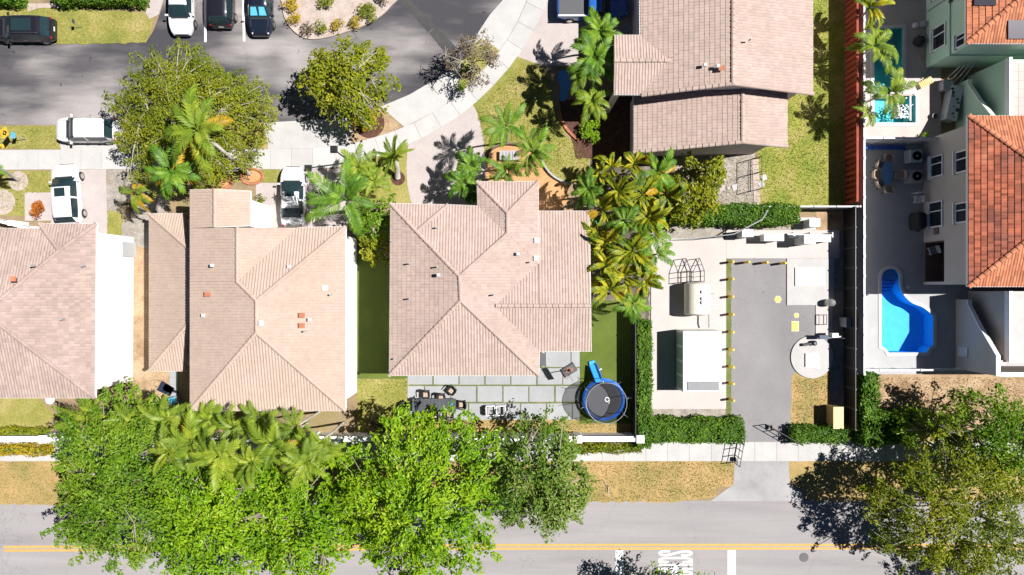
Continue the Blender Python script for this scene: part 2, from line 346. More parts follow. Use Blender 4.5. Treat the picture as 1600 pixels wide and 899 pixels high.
# painted word SCHOOL, read along the lane, built from letter strokes
def school_word():
    mb = MB(); x0, x1 = 1028.5, 1082.5; h = 9.4; gap = 1.2; st = 3.1; zc = [.0150]
    y = 859.8
    def nz():
        zc[0] += .00012; return zc[0]
    def R(u0, v0, u1, v1):              # u: along the letter height 0..1 (x), v: across the letter 0..1 (y)
        a = [P(x0+(x1-x0)*u, y+h*v) for u, v in ((u0, v0), (u1, v0), (u1, v1), (u0, v1))]
        zz = nz(); mb.poly([(p.x, p.y, zz) for p in a][::-1])
    def arc(cu, cv, ru, rv, t0, t1, w, n=10):
        for k in range(n):
            q = []
            for t, s in ((k, 1), (k+1, 1), (k+1, 0), (k, 0)):
                a = t0+(t1-t0)*t/n; f = 1 if s else 0
                q.append((cu+(ru-(0 if f else w*.26))*math.cos(a), cv+(rv-(0 if f else w))*math.sin(a)))
            pp = [P(x0+(x1-x0)*u, y+h*v) for u, v in q]
            zz = nz(); vs = [Vector((p.x, p.y, zz)) for p in pp]
            if (vs[1]-vs[0]).cross(vs[2]-vs[0]).z < 0: vs = vs[::-1]
            mb.poly(vs)
    for ch in 'SCHOOL':
        v = st/h
        if ch == 'C':
            arc(.25, .5, .25, .5, math.pi/2, 3*math.pi/2, v); arc(.75, .5, .25, .5, math.pi/2, -math.pi/2, v)
            R(.22, 0, .78, v); R(.0, .72, .3, .98) ; R(.7, .72, 1.0, .98)
        elif ch == 'O':
            arc(.22, .5, .22, .5, math.pi/2, 3*math.pi/2, v); arc(.78, .5, .22, .5, math.pi/2, -math.pi/2, v)
            R(.2, 0, .8, v); R(.2, 1-v, .8, 1)
        elif ch == 'S':
            arc(.2, .5, .2, .5, math.pi/2, 3*math.pi/2, v); arc(.8, .5, .2, .5, math.pi/2, -math.pi/2, v)
            R(.16, 0, .34, v); R(.66, 1-v, .84, 1)
            n = 8
            for k in range(n):
                a0, a1 = k/n, (k+1)/n
                f = lambda a: (.5-.5*math.cos(math.pi*a))
                q = [(.16+.68*a0, (1-v)*(1-f(a0))), (.16+.68*a1, (1-v)*(1-f(a1))), (.16+.68*a1, (1-v)*(1-f(a1))+v), (.16+.68*a0, (1-v)*(1-f(a0))+v)]
                zz = nz(); vs = [Vector((*P(x0+(x1-x0)*u, y+h*vv).xy, zz)) for u, vv in q]
                if (vs[1]-vs[0]).cross(vs[2]-vs[0]).z < 0: vs = vs[::-1]
                mb.poly(vs)
        elif ch == 'H':
            R(0, 0, 1, v); R(0, 1-v, 1, 1); R(.45, v, .56, 1-v)
        elif ch == 'L':
            R(0, 0, 1, v); R(.9, v, 1, 1)
        y += h+gap
    return mb
o = school_word().build('road_lettering', M['white_paint']); tagp(o, kind='structure')
# sidewalk along the street: one slab per panel
def panels(root, quads, z0, z1, mat, gap=.012, name='slab'):
    for q in quads:
        c = sum((P(*p) for p in q), Vector((0, 0, 0)))/4
        pts = []
        for p in q:
            w = P(*p); d = (w-c); L = d.length
            pts.append(c+d*((L-gap)/L))
        MB().prism(pts, z0, z1).build(name, mat, root)
swalk = tagp(sheet('sidewalk', rect(-700, 688, 2000, 722), .006, M['gravel']), kind='structure')
xs = []
x = -620
while x < 1900: xs.append(x); x += 34.0+random.uniform(-.4, .4)
panels(swalk, [[(a, 690.5), (b, 690.5), (b, 720.5), (a, 720.5)] for a, b in zip(xs, xs[1:]) if b > -120 and a < 1720], .0, .06, M['concrete'])
# cul-de-sac parking lot
LOT = [(-900, 69), (0, 69), (95, 69), (228, 67), (240, 48), (254, 10), (258, -300), (1200, -300), (900, -120), (786, 0), (765, 24), (748, 50), (735, 78), (722, 98), (700, 113), (676, 127),
       (640, 148), (595, 167), (550, 181), (500, 187), (412, 192), (250, 195), (95, 196), (0, 195), (-900, 195)]
sheet('parking_lot', LOT, .010, M['lot'])
sheet('asphalt_patch', [(624, 2), (640, -1), (680, 40.5), (669, 51)], .015, M['patch'])
sheet('asphalt_patch', [(681.5, 42), (717, 78), (700, 89), (671, 52.5)], .015, M['patch'])
for (a, b) in (((318.5, -40), (322.5, 66)), ((378, -40), (383, 65))):
    sheet('stall_line', [(a[0], a[1]), (a[0]+3.6, a[1]), (b[0]+.4, b[1]), (b[0]-3.2, b[1])], .015, M['white_paint'])
LAWN_TL = rough_edge([(88, 12), (240, 21), (241, 30), (236, 50), (228, 67), (160, 69), (95, 70), (90, 68), (60, 66), (-300, 66), (-300, 12)], 6, 1.2, 8)
sheet('lawn', LAWN_TL, .05, M['lawn'])
sheet('garden_path', [(44, 6), (100, 6), (100, 13), (62, 13), (44, 19)], .055, M['pinkgravel'])
sheet('garden_path', [(236, 0), (256, 0), (248, 24), (234, 30), (228, 20)], .056, M['driveway'])
# planted median in the lot
MED = spline([(441, -60), (442, 10), (448, 34), (462, 52), (482, 62), (510, 60), (545, 50), (580, 36), (610, 12), (640, -40)], 5, True)
mpts = [P(*p) for p in MED]
o = MB().prism(mpts, 0, .14).build('median', M['pinkgravel']); tagp(o, kind='structure')
# apron, verge and curved sidewalk along the lot
APR = [(786, 0), (765, 24), (748, 50), (735, 78), (722, 98), (700, 113), (676, 127), (640, 148), (595, 167), (632, 199), (680, 174), (717, 148), (760, 108), (790, 70), (812, 30), (826, -5), (860, -120), (900, -120)]
sheet('driveway_apron', APR, .016, M['concrete'])
VERGE = rough_edge([(572, 173), (594, 167), (629, 199), (600, 210), (552, 224), (549, 214), (551, 180)], 5, .8, 9)
sheet('grass_verge', VERGE, .022, M['soil'])
sheet('grass_verge', rough_edge([(722, 96), (735, 76), (752, 60), (782, 80), (772, 92), (720, 144), (716, 130)], 5, .8, 10), .022, M['lawn'])
sheet('driveway_apron', [(412, 192), (500, 187), (550, 181), (548, 221), (545, 232), (419, 233)], .020, M['concrete'])
sheet('driveway_apron', [(88, 197), (200, 196), (215, 233), (96, 236)], .020, M['concrete'])
sheet('grass_verge', rough_edge([(-300, 197), (86, 197), (95, 232), (-300, 234)], 5, 1, 11), .022, M['lawn'])
sheet('grass_verge', rough_edge([(208, 196), (410, 193), (418, 232), (216, 234)], 5, 1, 12), .022, M['lawn_dry'])
up = spline([(-300, 236), (0, 234.5), (200, 234), (400, 233), (500, 232), (560, 222), (632, 199), (682, 173), (718, 147), (760, 107), (789, 68), (812, 28), (832, -22), (850, -90)], 12, False)
lo = spline([(-300, 268), (0, 266), (200, 265), (400, 265), (505, 264), (575, 250), (648, 222), (700, 194), (740, 164), (786, 118), (820, 72), (845, 26), (866, -22), (884, -90)], 12, False)
cw = tagp(sheet('sidewalk', up+lo[::-1], .012, M['gravel']), kind='structure')
def resample(c, step_list):
    d = [0]
    for a, b in zip(c, c[1:]): d.append(d[-1]+math.hypot(b[0]-a[0], b[1]-a[1]))
    out = []
    for s in step_list:
        t = s*d[-1]; i = max(k for k in range(len(d)) if d[k] <= t+1e-9); i = min(i, len(c)-2)
        f = (t-d[i])/max(1e-9, d[i+1]-d[i]); out.append((c[i][0]+(c[i+1][0]-c[i][0])*f, c[i][1]+(c[i+1][1]-c[i][1])*f))
    return out
K = 40
ru = resample(up, [i/K for i in range(K+1)]); lof = resample(lo, [i/1600 for i in range(1601)])
rl = [min(lof, key=lambda q: (q[0]-p[0])**2+(q[1]-p[1])**2) for p in ru]
panels(cw, [[ru[i], ru[i+1], rl[i+1], rl[i]] for i in range(K)], 0, .07, M['concrete'])
# front yards and driveways
sheet('lawn', rough_edge([(-300, 268), (82, 267), (82, 303), (40, 303), (40, 338), (-300, 326)], 6, 1, 13), .012, M['lawn'])
sheet('driveway', [(80, 265), (166, 264), (168, 380), (80, 380)], .014, M['driveway'])
sheet('driveway', rect(39, 301, 82, 345), .018, M['driveway'])
def disc_px(cx, cy, r, n=22, ry=None): return [(cx+r*math.cos(2*math.pi*k/n), cy+(ry or r)*math.sin(2*math.pi*k/n)) for k in range(n)]
sheet('gravel_ring', rough_edge(disc_px(29, 283, 15.5), 3, .7, 1), .03, M['pinkgravel'])
sheet('gravel_ring', rough_edge(disc_px(4, 316, 20), 3, .7, 2), .03, M['pinkgravel'])
sheet('soil', rough_edge([(167, 262), (262, 262), (262, 330), (232, 420), (210, 380), (168, 380)], 6, 1.5, 14), .012, M['gravel'])
sheet('lawn', rough_edge([(168, 330), (192, 332), (190, 368), (168, 366)], 4, 1.5, 15), .018, M['lawn'])
sheet('soil', rough_edge([(205, 380), (262, 400), (290, 560), (275, 680), (150, 680), (205, 600)], 6, 1.5, 16), .013, M['soil'])
sheet('lawn', rough_edge([(270, 264), (440, 264), (438, 286), (272, 286)], 5, 1, 17), .014, M['lawn'])
sheet('driveway', [(400, 286), (438, 286), (438, 266), (540, 264), (545, 380), (400, 350)], .018, M['driveway'])
sheet('lawn', rough_edge([(540, 258), (570, 246), (640, 218), (655, 318), (560, 330)], 5, 1.2, 18), .014, M['lawn'])
sheet('driveway', spline([(640, 218), (694, 188), (728, 165), (741, 168), (752, 200), (757, 240), (757, 330), (651, 330)], 5, True), .020, M['driveway'])
sheet('lawn', rough_edge([(734, 162), (780, 112), (806, 84), (850, 104), (872, 180), (884, 212), (922, 240), (922, 288), (868, 282), (842, 244), (800, 224), (768, 232), (758, 240), (753, 200)], 6, 1.2, 19), .014, M['lawn'])
sheet('driveway', [(806, 88), (834, 48), (856, 2), (866, -60), (1010, -60), (1010, 60), (960, 62), (905, 68), (902, 104), (850, 104)], .020, M['driveway'])
sheet('garden_path', spline([(764, 246), (766, 236), (786, 228), (812, 229), (838, 240), (846, 256), (862, 276), (886, 288), (882, 322), (842, 336), (764, 300)], 4, True), .022, M['orange_walk'])
sheet('garden_path', spline([(874, 112), (888, 112), (892, 130), (884, 156), (874, 156), (876, 138), (871, 124)], 4, True), .024, plain('blue_concrete', (.09, .24, .55), .7))  # curved path surface with a plain blue base colour
sheet('mulch_bed', rough_edge([(884, 156), (992, 150), (992, 250), (900, 248), (892, 214), (876, 186), (874, 156)], 5, 1.2, 20), .020, M['mulch'])
sheet('mulch_bed', rough_edge(disc_px(577, 192, 24), 4, .8, 3), .03, M['mulch'])
sheet('mulch_bed', rough_edge(disc_px(622, 279, 11), 4, .6, 3), .03, M['mulch'])
# yard of the house with the plain gable roof, and strip by the red fence
LAWN_D = rough_edge([(1180, -200), (1322, -200), (1322, 322), (1185, 322)], 6, 1, 21)
sheet('lawn', LAWN_D, .014, mk('lush_lawn', [(.28, (.14, .19, .025)), (.5, (.225, .23, .045)), (.72, (.33, .275, .11))], .45, .95, 8, .35, .012, 14))
sheet('soil', rough_edge([(1040, 240), (1180, 240), (1185, 322), (1040, 322)], 5, 1.5, 22), .013, M['gravel'])
sheet('mulch_bed', rough_edge([(918, 236), (1046, 236), (1046, 352), (1014, 356), (1014, 520), (984, 520), (924, 500)], 6, 1.5, 33), .012, mk('shade_toned_ground', [(.3, (.06, .05, .04)), (.55, (.12, .10, .08)), (.75, (.24, .21, .18))], 1.1, .95, 9, .4, .03))  # dense shade under the palms is put into this dark ground colour
# alley between the red fence and the white fence, pool yards
sheet('alley', rect(1320, -200, 1333, 590), .016, M['gravel'])
sheet('pool_deck', rect(1331, -200, 1470, 217), .020, M['deckpink'], [POOL_E])
sheet('pool_deck', rect(1331, 218, 1640, 585), .020, M['deck'], [POOL_F])
# back yard of the centre house
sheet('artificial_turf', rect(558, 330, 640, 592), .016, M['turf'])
sheet('lawn', rough_edge(rect(558, 592, 640, 690), 6, 1.2, 24), .018, M['lawn'])
sheet('lawn', rough_edge(rect(636, 655, 992, 684), 6, 1.2, 25), .014, M['lawn_dry'])
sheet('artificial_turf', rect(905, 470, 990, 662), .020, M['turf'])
pat = tagp(sheet('patio', rect(636, 540, 906.5, 657), .012, M['joint']), kind='structure')
rows = [(549.5, 573.5, [812.5, 853, 893], 847), (575.5, 601, [597, 637, 677.5, 718, 758.5, 799, 840, 880], 637), (603.5, 628, [624, 664.5, 705, 746, 786.5, 827, 868], 637), (630.5, 656, [612, 652, 692.5, 733, 774, 814.5, 855, 895], 637)]
for y0, y1, xs_, lim in rows:
    for a in xs_:
        b = a+38.6; a2 = max(a, lim); b2 = min(b, 905.8)
        if b2-a2 < 3: continue
        jx, jy = random.uniform(-.25, .25), random.uniform(-.2, .2)
        pts = [P(x_+jx, y_+jy) for x_, y_ in rect(a2, y0, b2, y1)]
        MB().prism(pts, 0, .05+random.uniform(-.006, .006)).build('paver', M['patio'], pat)
# utility compound
sheet('gravel_bed', rough_edge(rect(1013, 352, 1318, 662), 6, 1, 26), .010, M['gravel'])
sheet('compound_asphalt', [(1142, 404), (1300, 404), (1300, 560), (1236, 590), (1235, 690), (1150, 690), (1146, 650), (1142, 640)], .018, M['compound'])
sheet('lawn', rough_edge([(1237, 588), (1262, 560), (1298, 540), (1298, 664), (1235, 664)], 5, 1, 27), .022, M['lawn_dry'])
sheet('lawn', rough_edge(rect(1275, 330, 1318, 366), 5, 1, 28), .016, M['soil'])
sheet('grass_strip', rough_edge(rect(1134, 405, 1142.5, 660), 4, .6, 29), .024, M['joint'])
def pad(name, pts, h, mat): 
    o = MB().prism([P(*p) for p in pts], 0, h).build(name, mat); return tagp(o, kind='structure')
pad('concrete_pad', rect(1017, 373, 1134, 639), .09, M['slab'])
pad('concrete_pad', rect(1134.3, 360, 1311, 404), .085, M['slab'])
pad('concrete_pad', rect(1229, 404.2, 1302, 477), .10, M['concrete'])
pad('concrete_pad', rect(1274, 477.3, 1300, 528), .08, M['slab'])
pad('concrete_pad', disc_px(1268, 558, 33, 40), .12, M['concrete'])
pad('concrete_pad', rect(1239, 340, 1274, 359.6), .08, M['concrete'])
# strip between the street sidewalk and the beige house
sheet('soil', rough_edge([(1340, 584), (1700, 584), (1700, 692), (1340, 692)], 7, 2, 30), .012, M['soil'])
sheet('lawn', rough_edge([(-300, 622), (60, 622), (88, 650), (70, 672), (-300, 680)], 6, 2, 31), .016, M['lawn'])
M['navytile'] = plain('dark_blue_step_tile', (.01, .05, .22), .4)
# pools: sunken shells with water
def pool(name, label, outline, depth, zdeck, floor_c, steps=None):
    t = thing(name, label, 'pool', P(*outline[0]))
    pts = [P(*p) for p in outline]
    a = sum(pts[i].x*pts[(i+1) % len(pts)].y-pts[(i+1) % len(pts)].x*pts[i].y for i in range(len(pts)))
    if a < 0: pts = pts[::-1]
    n = len(pts)
    tris = mgeo.tessellate_polygon([pts])
    mb = MB(); mb.add([(p.x, p.y, -depth) for p in pts], [f if (pts[f[1]]-pts[f[0]]).cross(pts[f[2]]-pts[f[0]]).z > 0 else f[::-1] for f in tris])
    mb.add([(p.x, p.y, z) for z in (-depth, zdeck) for p in pts], [((i+1) % n, i, n+i, n+(i+1) % n) for i in range(n)])
    mb.build('shell', floor_c, t)
    mb = MB(); mb.add([(p.x, p.y, -.10) for p in pts], [f if (pts[f[1]]-pts[f[0]]).cross(pts[f[2]]-pts[f[0]]).z > 0 else f[::-1] for f in tris])
    mb.build('water', M['water'], t)
    return t, pts
def water():
    m, nt, b = nodes('pool_water'); out = nt.nodes['Material Output']
    tr = nt.nodes.new('ShaderNodeBsdfTransparent'); tr.inputs[0].default_value = (.80, .95, 1.0, 1)
    gl = nt.nodes.new('ShaderNodeBsdfGlossy'); gl.inputs['Roughness'].default_value = .02
    v = coord(nt, 'world'); n = noise(nt, v, 2.2, 3, .5); bp = nt.nodes.new('ShaderNodeBump'); bp.inputs['Distance'].default_value = .003
    nt.links.new(n.outputs[0], bp.inputs['Height']); nt.links.new(bp.outputs[0], gl.inputs['Normal'])
    fr = nt.nodes.new('ShaderNodeFresnel'); fr.inputs[0].default_value = 1.33; nt.links.new(bp.outputs[0], fr.inputs[1])
    mx = nt.nodes.new('ShaderNodeMixShader'); nt.links.new(fr.outputs[0], mx.inputs[0]); nt.links.new(tr.outputs[0], mx.inputs[1]); nt.links.new(gl.outputs[0], mx.inputs[2])
    nt.links.new(mx.outputs[0], out.inputs[0]); return m
M['water'] = water()
def ripple(name, a, b_):
    m, nt, b = nodes(name); v = coord(nt, 'world')
    n = noise(nt, v, 2.0, 3, .6)
    r = ramp(nt, [(.35, a), (.65, b_)]); nt.links.new(n.outputs[0], r.inputs[0]); nt.links.new(r.outputs[0], b.inputs['Base Color'])
    b.inputs['Roughness'].default_value = .7; return m
pf, pts_f = pool('swimming_pool', 'bright blue swimming pool with arched stepped end and angled corners', POOL_F, 1.25, .04, ripple('blue_pool_plaster', (.045, .37, .74), (.06, .42, .80)))
# curved entry steps in the arched end
for k in range(4):
    r_ = 13.3; yb = 434+2+k*5.5
    pl = [(1391-r_, yb)]+[(1391-r_*math.cos(t), 434-r_*math.sin(t)) for t in [math.pi*j/12 for j in range(13)]]+[(1391+r_, yb)]
    pl += [(1391+r_*math.cos(t), yb+3.5*math.sin(t)) for t in [math.pi*j/8 for j in range(1, 8)]]
    MB().prism([P(*p) for p in pl], -1.2, -.25-.24*k).build('step', ripple('blue_step_plaster', (.04, .33, .70), (.05, .37, .76)), pf)
    zt_ = -.25-.24*k
    for j in range(8):
        t0, t1 = math.pi*j/8, math.pi*(j+1)/8
        q = [P(1391+(r_-.2)*math.cos(t), yb+(3.5+o_)*math.sin(t)) for t, o_ in ((t0, 0), (t1, 0), (t1, -1.6), (t0, -1.6))]
        MB().prism(q, zt_, zt_+.015).build('step_edge', M['navytile'], pf)
pe, pts_e = pool('swimming_pool', 'teal rectangular pool with a wider spa end beside the mint green house', POOL_E, 1.1, .04, ripple('teal_pool_plaster', (.10, .50, .52), (.16, .60, .60)))
MB().box(P(1397.5, 149.5, -.5)+Vector((0, 0, 0)), (3.1, .3, 1.0)).build('divider', M['deckpink'], pe)
MB().box(P(1417.5, 171, -.5), (.14, 2.0, .9)).build('bench', M['coping'], pe)
def coping(parent, pts, w, z0, z1, mat):
    n = len(pts); off = []
    for i in range(n):
        a, b, c = pts[i-1], pts[i], pts[(i+1) % n]
        d1 = (b-a).to_2d().normalized(); d2 = (c-b).to_2d().normalized()
        n1 = Vector((d1.y, -d1.x)); n2 = Vector((d2.y, -d2.x)); m = (n1+n2)
        m = m.normalized() if m.length > 1e-5 else n1
        off.append(b.to_2d()+m*(w/max(.5, m.dot(n1))))
    for i in range(n):
        j = (i+1) % n
        q = [pts[i].to_2d(), pts[j].to_2d(), off[j], off[i]]
        if (pts[j]-pts[i]).length < .05: continue
        MB().prism(q, z0, z1).build('coping', mat, parent)
fm = MB(); rf_ = np.random.default_rng(9)
for k in range(170):
    q = P(1398+abs(rf_.normal())*11, 184-abs(rf_.normal())*12, -.09); a = rf_.uniform(0, 3.14); l, w = rf_.uniform(.04, .16), rf_.uniform(.02, .05)
    if not (1367 < 800+q.x*S/(1+.09/H) < 1428 and 150 < 449.5-q.y*S/(1+.09/H) < 191): continue
    u_, v_ = Vector((math.cos(a), math.sin(a), 0)), Vector((-math.sin(a), math.cos(a), 0))
    fm.quad(q-u_*l-v_*w*.4, q-v_*w, q+u_*l+v_*w*.3, q+v_*w)
fm.build('foam', M['trim'], pe, kind='stuff')
coping(pf, pts_f, .24, -.02, .07, M['coping'])
coping(pe, pts_e, .26, -.02, .07, M['coping'])
# ================================================================ HOUSES
def ray(px, py):
    g = P(px, py, 0); return Vector((0, 0, H)), (g-Vector((0, 0, H)))
def on_plane(px, py, A, d, pitch):
    """point seen at pixel (px,py) on the roof plane rising along horizontal unit d from eave point A"""
    C, D = ray(px, py); d = Vector((d[0], d[1], 0))
    t = ((C-A).dot(d)*pitch-(C.z-A.z))/(D.z-D.dot(d)*pitch)
    return C+D*t
TW, TC = .205, .345; LIP = [.022]
def plane_fit(pts):
    c = sum(pts, Vector((0, 0, 0)))/len(pts); n = Vector((0, 0, 0))
    for i in range(len(pts)):
        a, b = pts[i]-c, pts[(i+1) % len(pts)]-c; n += a.cross(b)
    n.normalize()
    if n.z < 0: n = -n
    return c, n
def tiles(pts, parent, mat, down=None, name='roof_tiles', tw=TW, tc=TC, rise=.034):
    """barrel tiles, every one a shape of its own, covering a convex sloped polygon"""
    lip = LIP[0] if (down is not None and down[0] < -.5) else .006
    c, n = plane_fit(pts)
    pts = [Vector((p.x, p.y, c.z-((p.x-c.x)*n.x+(p.y-c.y)*n.y)/n.z)) for p in pts]
    v = Vector((-n.x, -n.y, 0)) if down is None else -Vector((down[0], down[1], 0))
    v.normalize(); v = (v-n*v.dot(n)).normalized(); u = v.cross(n).normalized()
    uv = [((p-c).dot(u), (p-c).dot(v)) for p in pts]
    ar = sum(uv[i][0]*uv[(i+1) % len(uv)][1]-uv[(i+1) % len(uv)][0]*uv[i][1] for i in range(len(uv)))
    if ar < 0: uv = uv[::-1]; pts = pts[::-1]
    u0, u1 = min(a for a, b in uv)-.1, max(a for a, b in uv)+.1
    v0, v1 = min(b for a, b in uv)-.04, max(b for a, b in uv)
    nu, nv = int((u1-u0)/tw)+1, int((v1-v0)/tc)+1
    prof = [(0, 0), (.13, .7), (.33, 1.0), (.53, .7), (.66, 0), (1.0, .02)]
    off = origin_of(parent)
    U, Vv = np.meshgrid(u0+np.arange(nu)*tw, v0+np.arange(nv)*tc, indexing='ij'); U = U.ravel(); Vv = Vv.ravel()
    # keep only tiles that can touch the polygon; split inside / edge
    E = []
    for i in range(len(uv)):
        (a, b), (a2, b2) = uv[i], uv[(i+1) % len(uv)]; L = math.hypot(a2-a, b2-b)
        if L < 1e-4: continue
        nx, ny = -(b2-b)/L, (a2-a)/L; E.append((nx, ny, nx*a+ny*b, i))
    cu, cv = U+tw/2, Vv+tc/2; rad = .5*math.hypot(tw, tc+.06)+.02
    dist = np.min([nx*cu+ny*cv-k for nx, ny, k, i in E], axis=0)
    keep = dist > -rad; U, Vv, dist = U[keep], Vv[keep], dist[keep]
    m = len(U); jit = RNG.uniform(-.006, .006, m)
    prs = np.array(prof); hp = prs[:, 1]*rise; pu = prs[:, 0]*tw*1.03
    k = len(prof); un, vn, nn = np.array(u), np.array(v), np.array(n); cn = np.array(c-off)
    VV = np.zeros((m, 3*k, 3))
    for r, (dv, dh) in enumerate(((0.0, .012), (0.0, .010+lip), (tc+.05, .010))):
        lift = (hp*(0.15 if r == 0 else 1.0))[None, :]+dh+jit[:, None]*(1 if r < 2 else 0)
        VV[:, r*k:(r+1)*k, :] = cn+(U[:, None]+pu[None, :])[..., None]*un+(Vv+dv)[:, None, None]*vn+lift[..., None]*nn
    fb = []
    for r in range(2):
        for i in range(k-1): fb.append((r*k+i, r*k+i+1, (r+1)*k+i+1, (r+1)*k+i))
    fb = np.array(fb)
    def mesh_of(sel):
        q = VV[sel].reshape(-1, 3); mm = len(q)//(3*k)
        F = (fb[None, :, :]+(np.arange(mm)*3*k)[:, None, None]).reshape(-1, 4)
        return np_mesh('t', q, F)
    inside = dist > rad
    bm = bmesh.new()
    if (~inside).any():
        me = mesh_of(~inside); bm.from_mesh(me); bpy.data.meshes.remove(me)
        for nx, ny, kk, i in E:
            pn = -(u*nx+v*ny); pc = c-off+(u*(nx*kk)+v*(ny*kk))
            bmesh.ops.bisect_plane(bm, geom=bm.verts[:]+bm.edges[:]+bm.faces[:], plane_co=pc, plane_no=pn, clear_outer=True, clear_inner=False, dist=1e-5)
    if inside.any():
        me = mesh_of(inside); bm.from_mesh(me); bpy.data.meshes.remove(me)
    me = bpy.data.meshes.new(name); bm.to_mesh(me); bm.free()
    o = link(name, me, mat, parent); tagp(o, kind='stuff')
    mb = MB(); mb.add([p-n*.01 for p in pts]+[p-n*.10 for p in pts], [tuple(range(len(pts))), tuple(range(2*len(pts)-1, len(pts)-1, -1))]+[((i+1) % len(pts), i, len(pts)+i, len(pts)+(i+1) % len(pts)) for i in range(len(pts))])
    mb.build('roof_deck', M['under'], parent)
    return pts
def caps(lines, parent, mat, name='ridge_tiles', r=.15, L=.42):
    mb = MB(); n = 5
    for a, b in lines:
        a, b = Vector(a), Vector(b); d = b-a; D = d.length; d.normalize()
        if a.z > b.z+.02: a, b, d = b, a, -d
        s = d.cross(Vector((0, 0, 1))).normalized(); up_ = s.cross(d).normalized(); k = max(1, int(D/L)); l = D/k
        for i in range(k):
            p0 = a+d*(i*l-.02)+up_*.065; p1 = a+d*((i+1)*l+.04)+up_*.03
            vs = []
            for p, rr in ((p0, r), (p1, r*.86)):
                for j in range(n+1):
                    t = math.pi*j/n; vs.append(p+s*(rr*math.cos(t))+up_*(rr*math.sin(t)*.85-.03))
            mb.add(vs, [(j, j+1, n+2+j, n+1+j) for j in range(n)]+[tuple(range(n+1))])
    o = mb.build(name, mat, parent); return tagp(o, kind='stuff')
def inset(pts, d):
    n = len(pts); a = sum(pts[i].x*pts[(i+1) % n].y-pts[(i+1) % n].x*pts[i].y for i in range(n))
    if a < 0: pts = pts[::-1]
    out = []
    for i in range(n):
        p, q, r = pts[i-1].to_2d(), pts[i].to_2d(), pts[(i+1) % n].to_2d()
        d1, d2 = (q-p).normalized(), (r-q).normalized(); n1, n2 = Vector((-d1.y, d1.x)), Vector((-d2.y, d2.x))
        k = 1+n1.dot(n2)
        out.append(q+(n1+n2)*(d/max(.2, k)))
    return out
def fascia(parent, pts, mat=None, h=.2):
    """boards along the eaves, pts = closed or open list of eave points"""
    for a, b in zip(pts, pts[1:]):
        d = (b-a); L = d.length
        if L < .05: continue
        c = (a+b)/2; ang = math.atan2(d.y, d.x)
        slope = math.asin(max(-1, min(1, d.z/L)))
        m = Matrix.Rotation(ang, 4, 'Z') @ Matrix.Rotation(-slope, 4, 'Y')
        MB().box(c-Vector((0, 0, h/2+.015)), (L+.02, .05, h), M=m).build('fascia', mat or M['trim'], parent)
def vents(parent, spots, planez):
    for i, (px, py, z, kind) in enumerate(spots):
        p = P(px, py, z)
        if kind == 'pipe':
            MB().lathe(p, [(.05, -.1), (.05, .32), (.065, .32), (.065, .36)], 8).build('vent_pipe', M['grey'], parent)
        elif kind == 'hood':
            mb = MB(); mb.box(p+Vector((0, 0, .1)), (.24, .22, .2), bev=.05); mb.build('vent_hood', M['white'], parent)
        elif kind == 'tile':
            MB().box(p+Vector((0, 0, .09)), (.42, .34, .03)).build('replacement_tile', M['brick'], parent)
        elif kind == 'sheet':
            MB().box(p+Vector((0, 0, .09)), (.34, .34, .03)).build('flashing', M['trim'], parent)

# ---- centre house
e = 4.9; PT = .25
cA = P(608, 587, e)
hc = thing('tiled_house', 'house with complex pinkish tile roof beside the paver patio and trampoline', 'house', (cA.x+6, cA.y+6, 0))
a_, b_, d_ = P(610, 318, e), P(700, 320, e), P(747, 322, e)
n1 = on_plane(651, 362, cA, (1, 0), PT); n2 = on_plane(718, 432, cA, (1, 0), PT); n3 = on_plane(720, 470, cA, (1, 0), PT)
g1, g2 = P(608, 587, e), P(842, 587, e)
f1, f2 = P(745, 284, e), P(841, 284, e)
n4 = on_plane(793, 333, f1, (1, 0), PT); n5 = on_plane(793, 365, f1, (1, 0), PT)
f0 = P(746, 322, e)
k0 = on_plane(775, 478, P(841, 300, e), (-1, 0), PT)
k2 = P(841, 412, e); k1 = P(843, 549, e)
zr = k0.z; rr1 = P(923, 478, zr); q1, q2 = P(841, 330, 3.75), P(921, 330, 3.75); s2 = P(924, 549, e)
M1 = M['tile_pink']
tiles([g1, a_, n1, n2, n3], hc, M1, (-1, 0))
tiles([a_, b_, n1], hc, M1, (0, 1))
tiles([b_, d_, n5, n2, n1], hc, M1, (0, 1))
tiles([f1, f2, n4], hc, M1, (0, 1))
tiles([f0, f1, n4, n5], hc, M1, (-1, 0))
tiles([f2, n4, n5, k2], hc, M1, (1, 0))
tiles([n5, n2, k0, k2], hc, M1, (1, 0))
tiles([n2, n3, g2, k1, k0], hc, M1, (1, 0))
tiles([g1, g2, n3], hc, M1, (0, -1))
km = Vector((k2.x, rr1.y, zr))
tiles([q1, q2, rr1, km], hc, M1, (0, 1)); tiles([km, k0, k2], hc, M1, (0, 1))
tiles([k1, s2, rr1, k0], hc, M1, (0, -1))
caps([(a_, n1), (b_, n1), (n1, n2), (n2, n3), (g1, n3), (g2, n3), (f1, n4), (f2, n4), (n4, n5), (n2, n5), (k0, rr1)], hc, M1)
fascia(hc, [a_, g1, g2, k1, s2]); fascia(hc, [a_, b_, d_, f1, f2, k2]); fascia(hc, [q1, q2, rr1, s2])
MB().prism(inset([a_, b_, d_, f1, f2, P(841, 549, e), g2, g1], .45), 0, e-.12).build('wall', M['wall_white'], hc)
MB().prism(inset([P(836, 330, 3.75), q2, P(924, 549, e), P(836, 549, e)], .4), 0, 3.55).build('wall', M['wall_white'], hc)
MB().prism(inset([P(840, 470, e), P(924, 470, e), P(924, 549, e), P(840, 549, e)], .41), 0, e-.14).build('wall', M['wall_white'], hc)
gx = rr1.x-.42
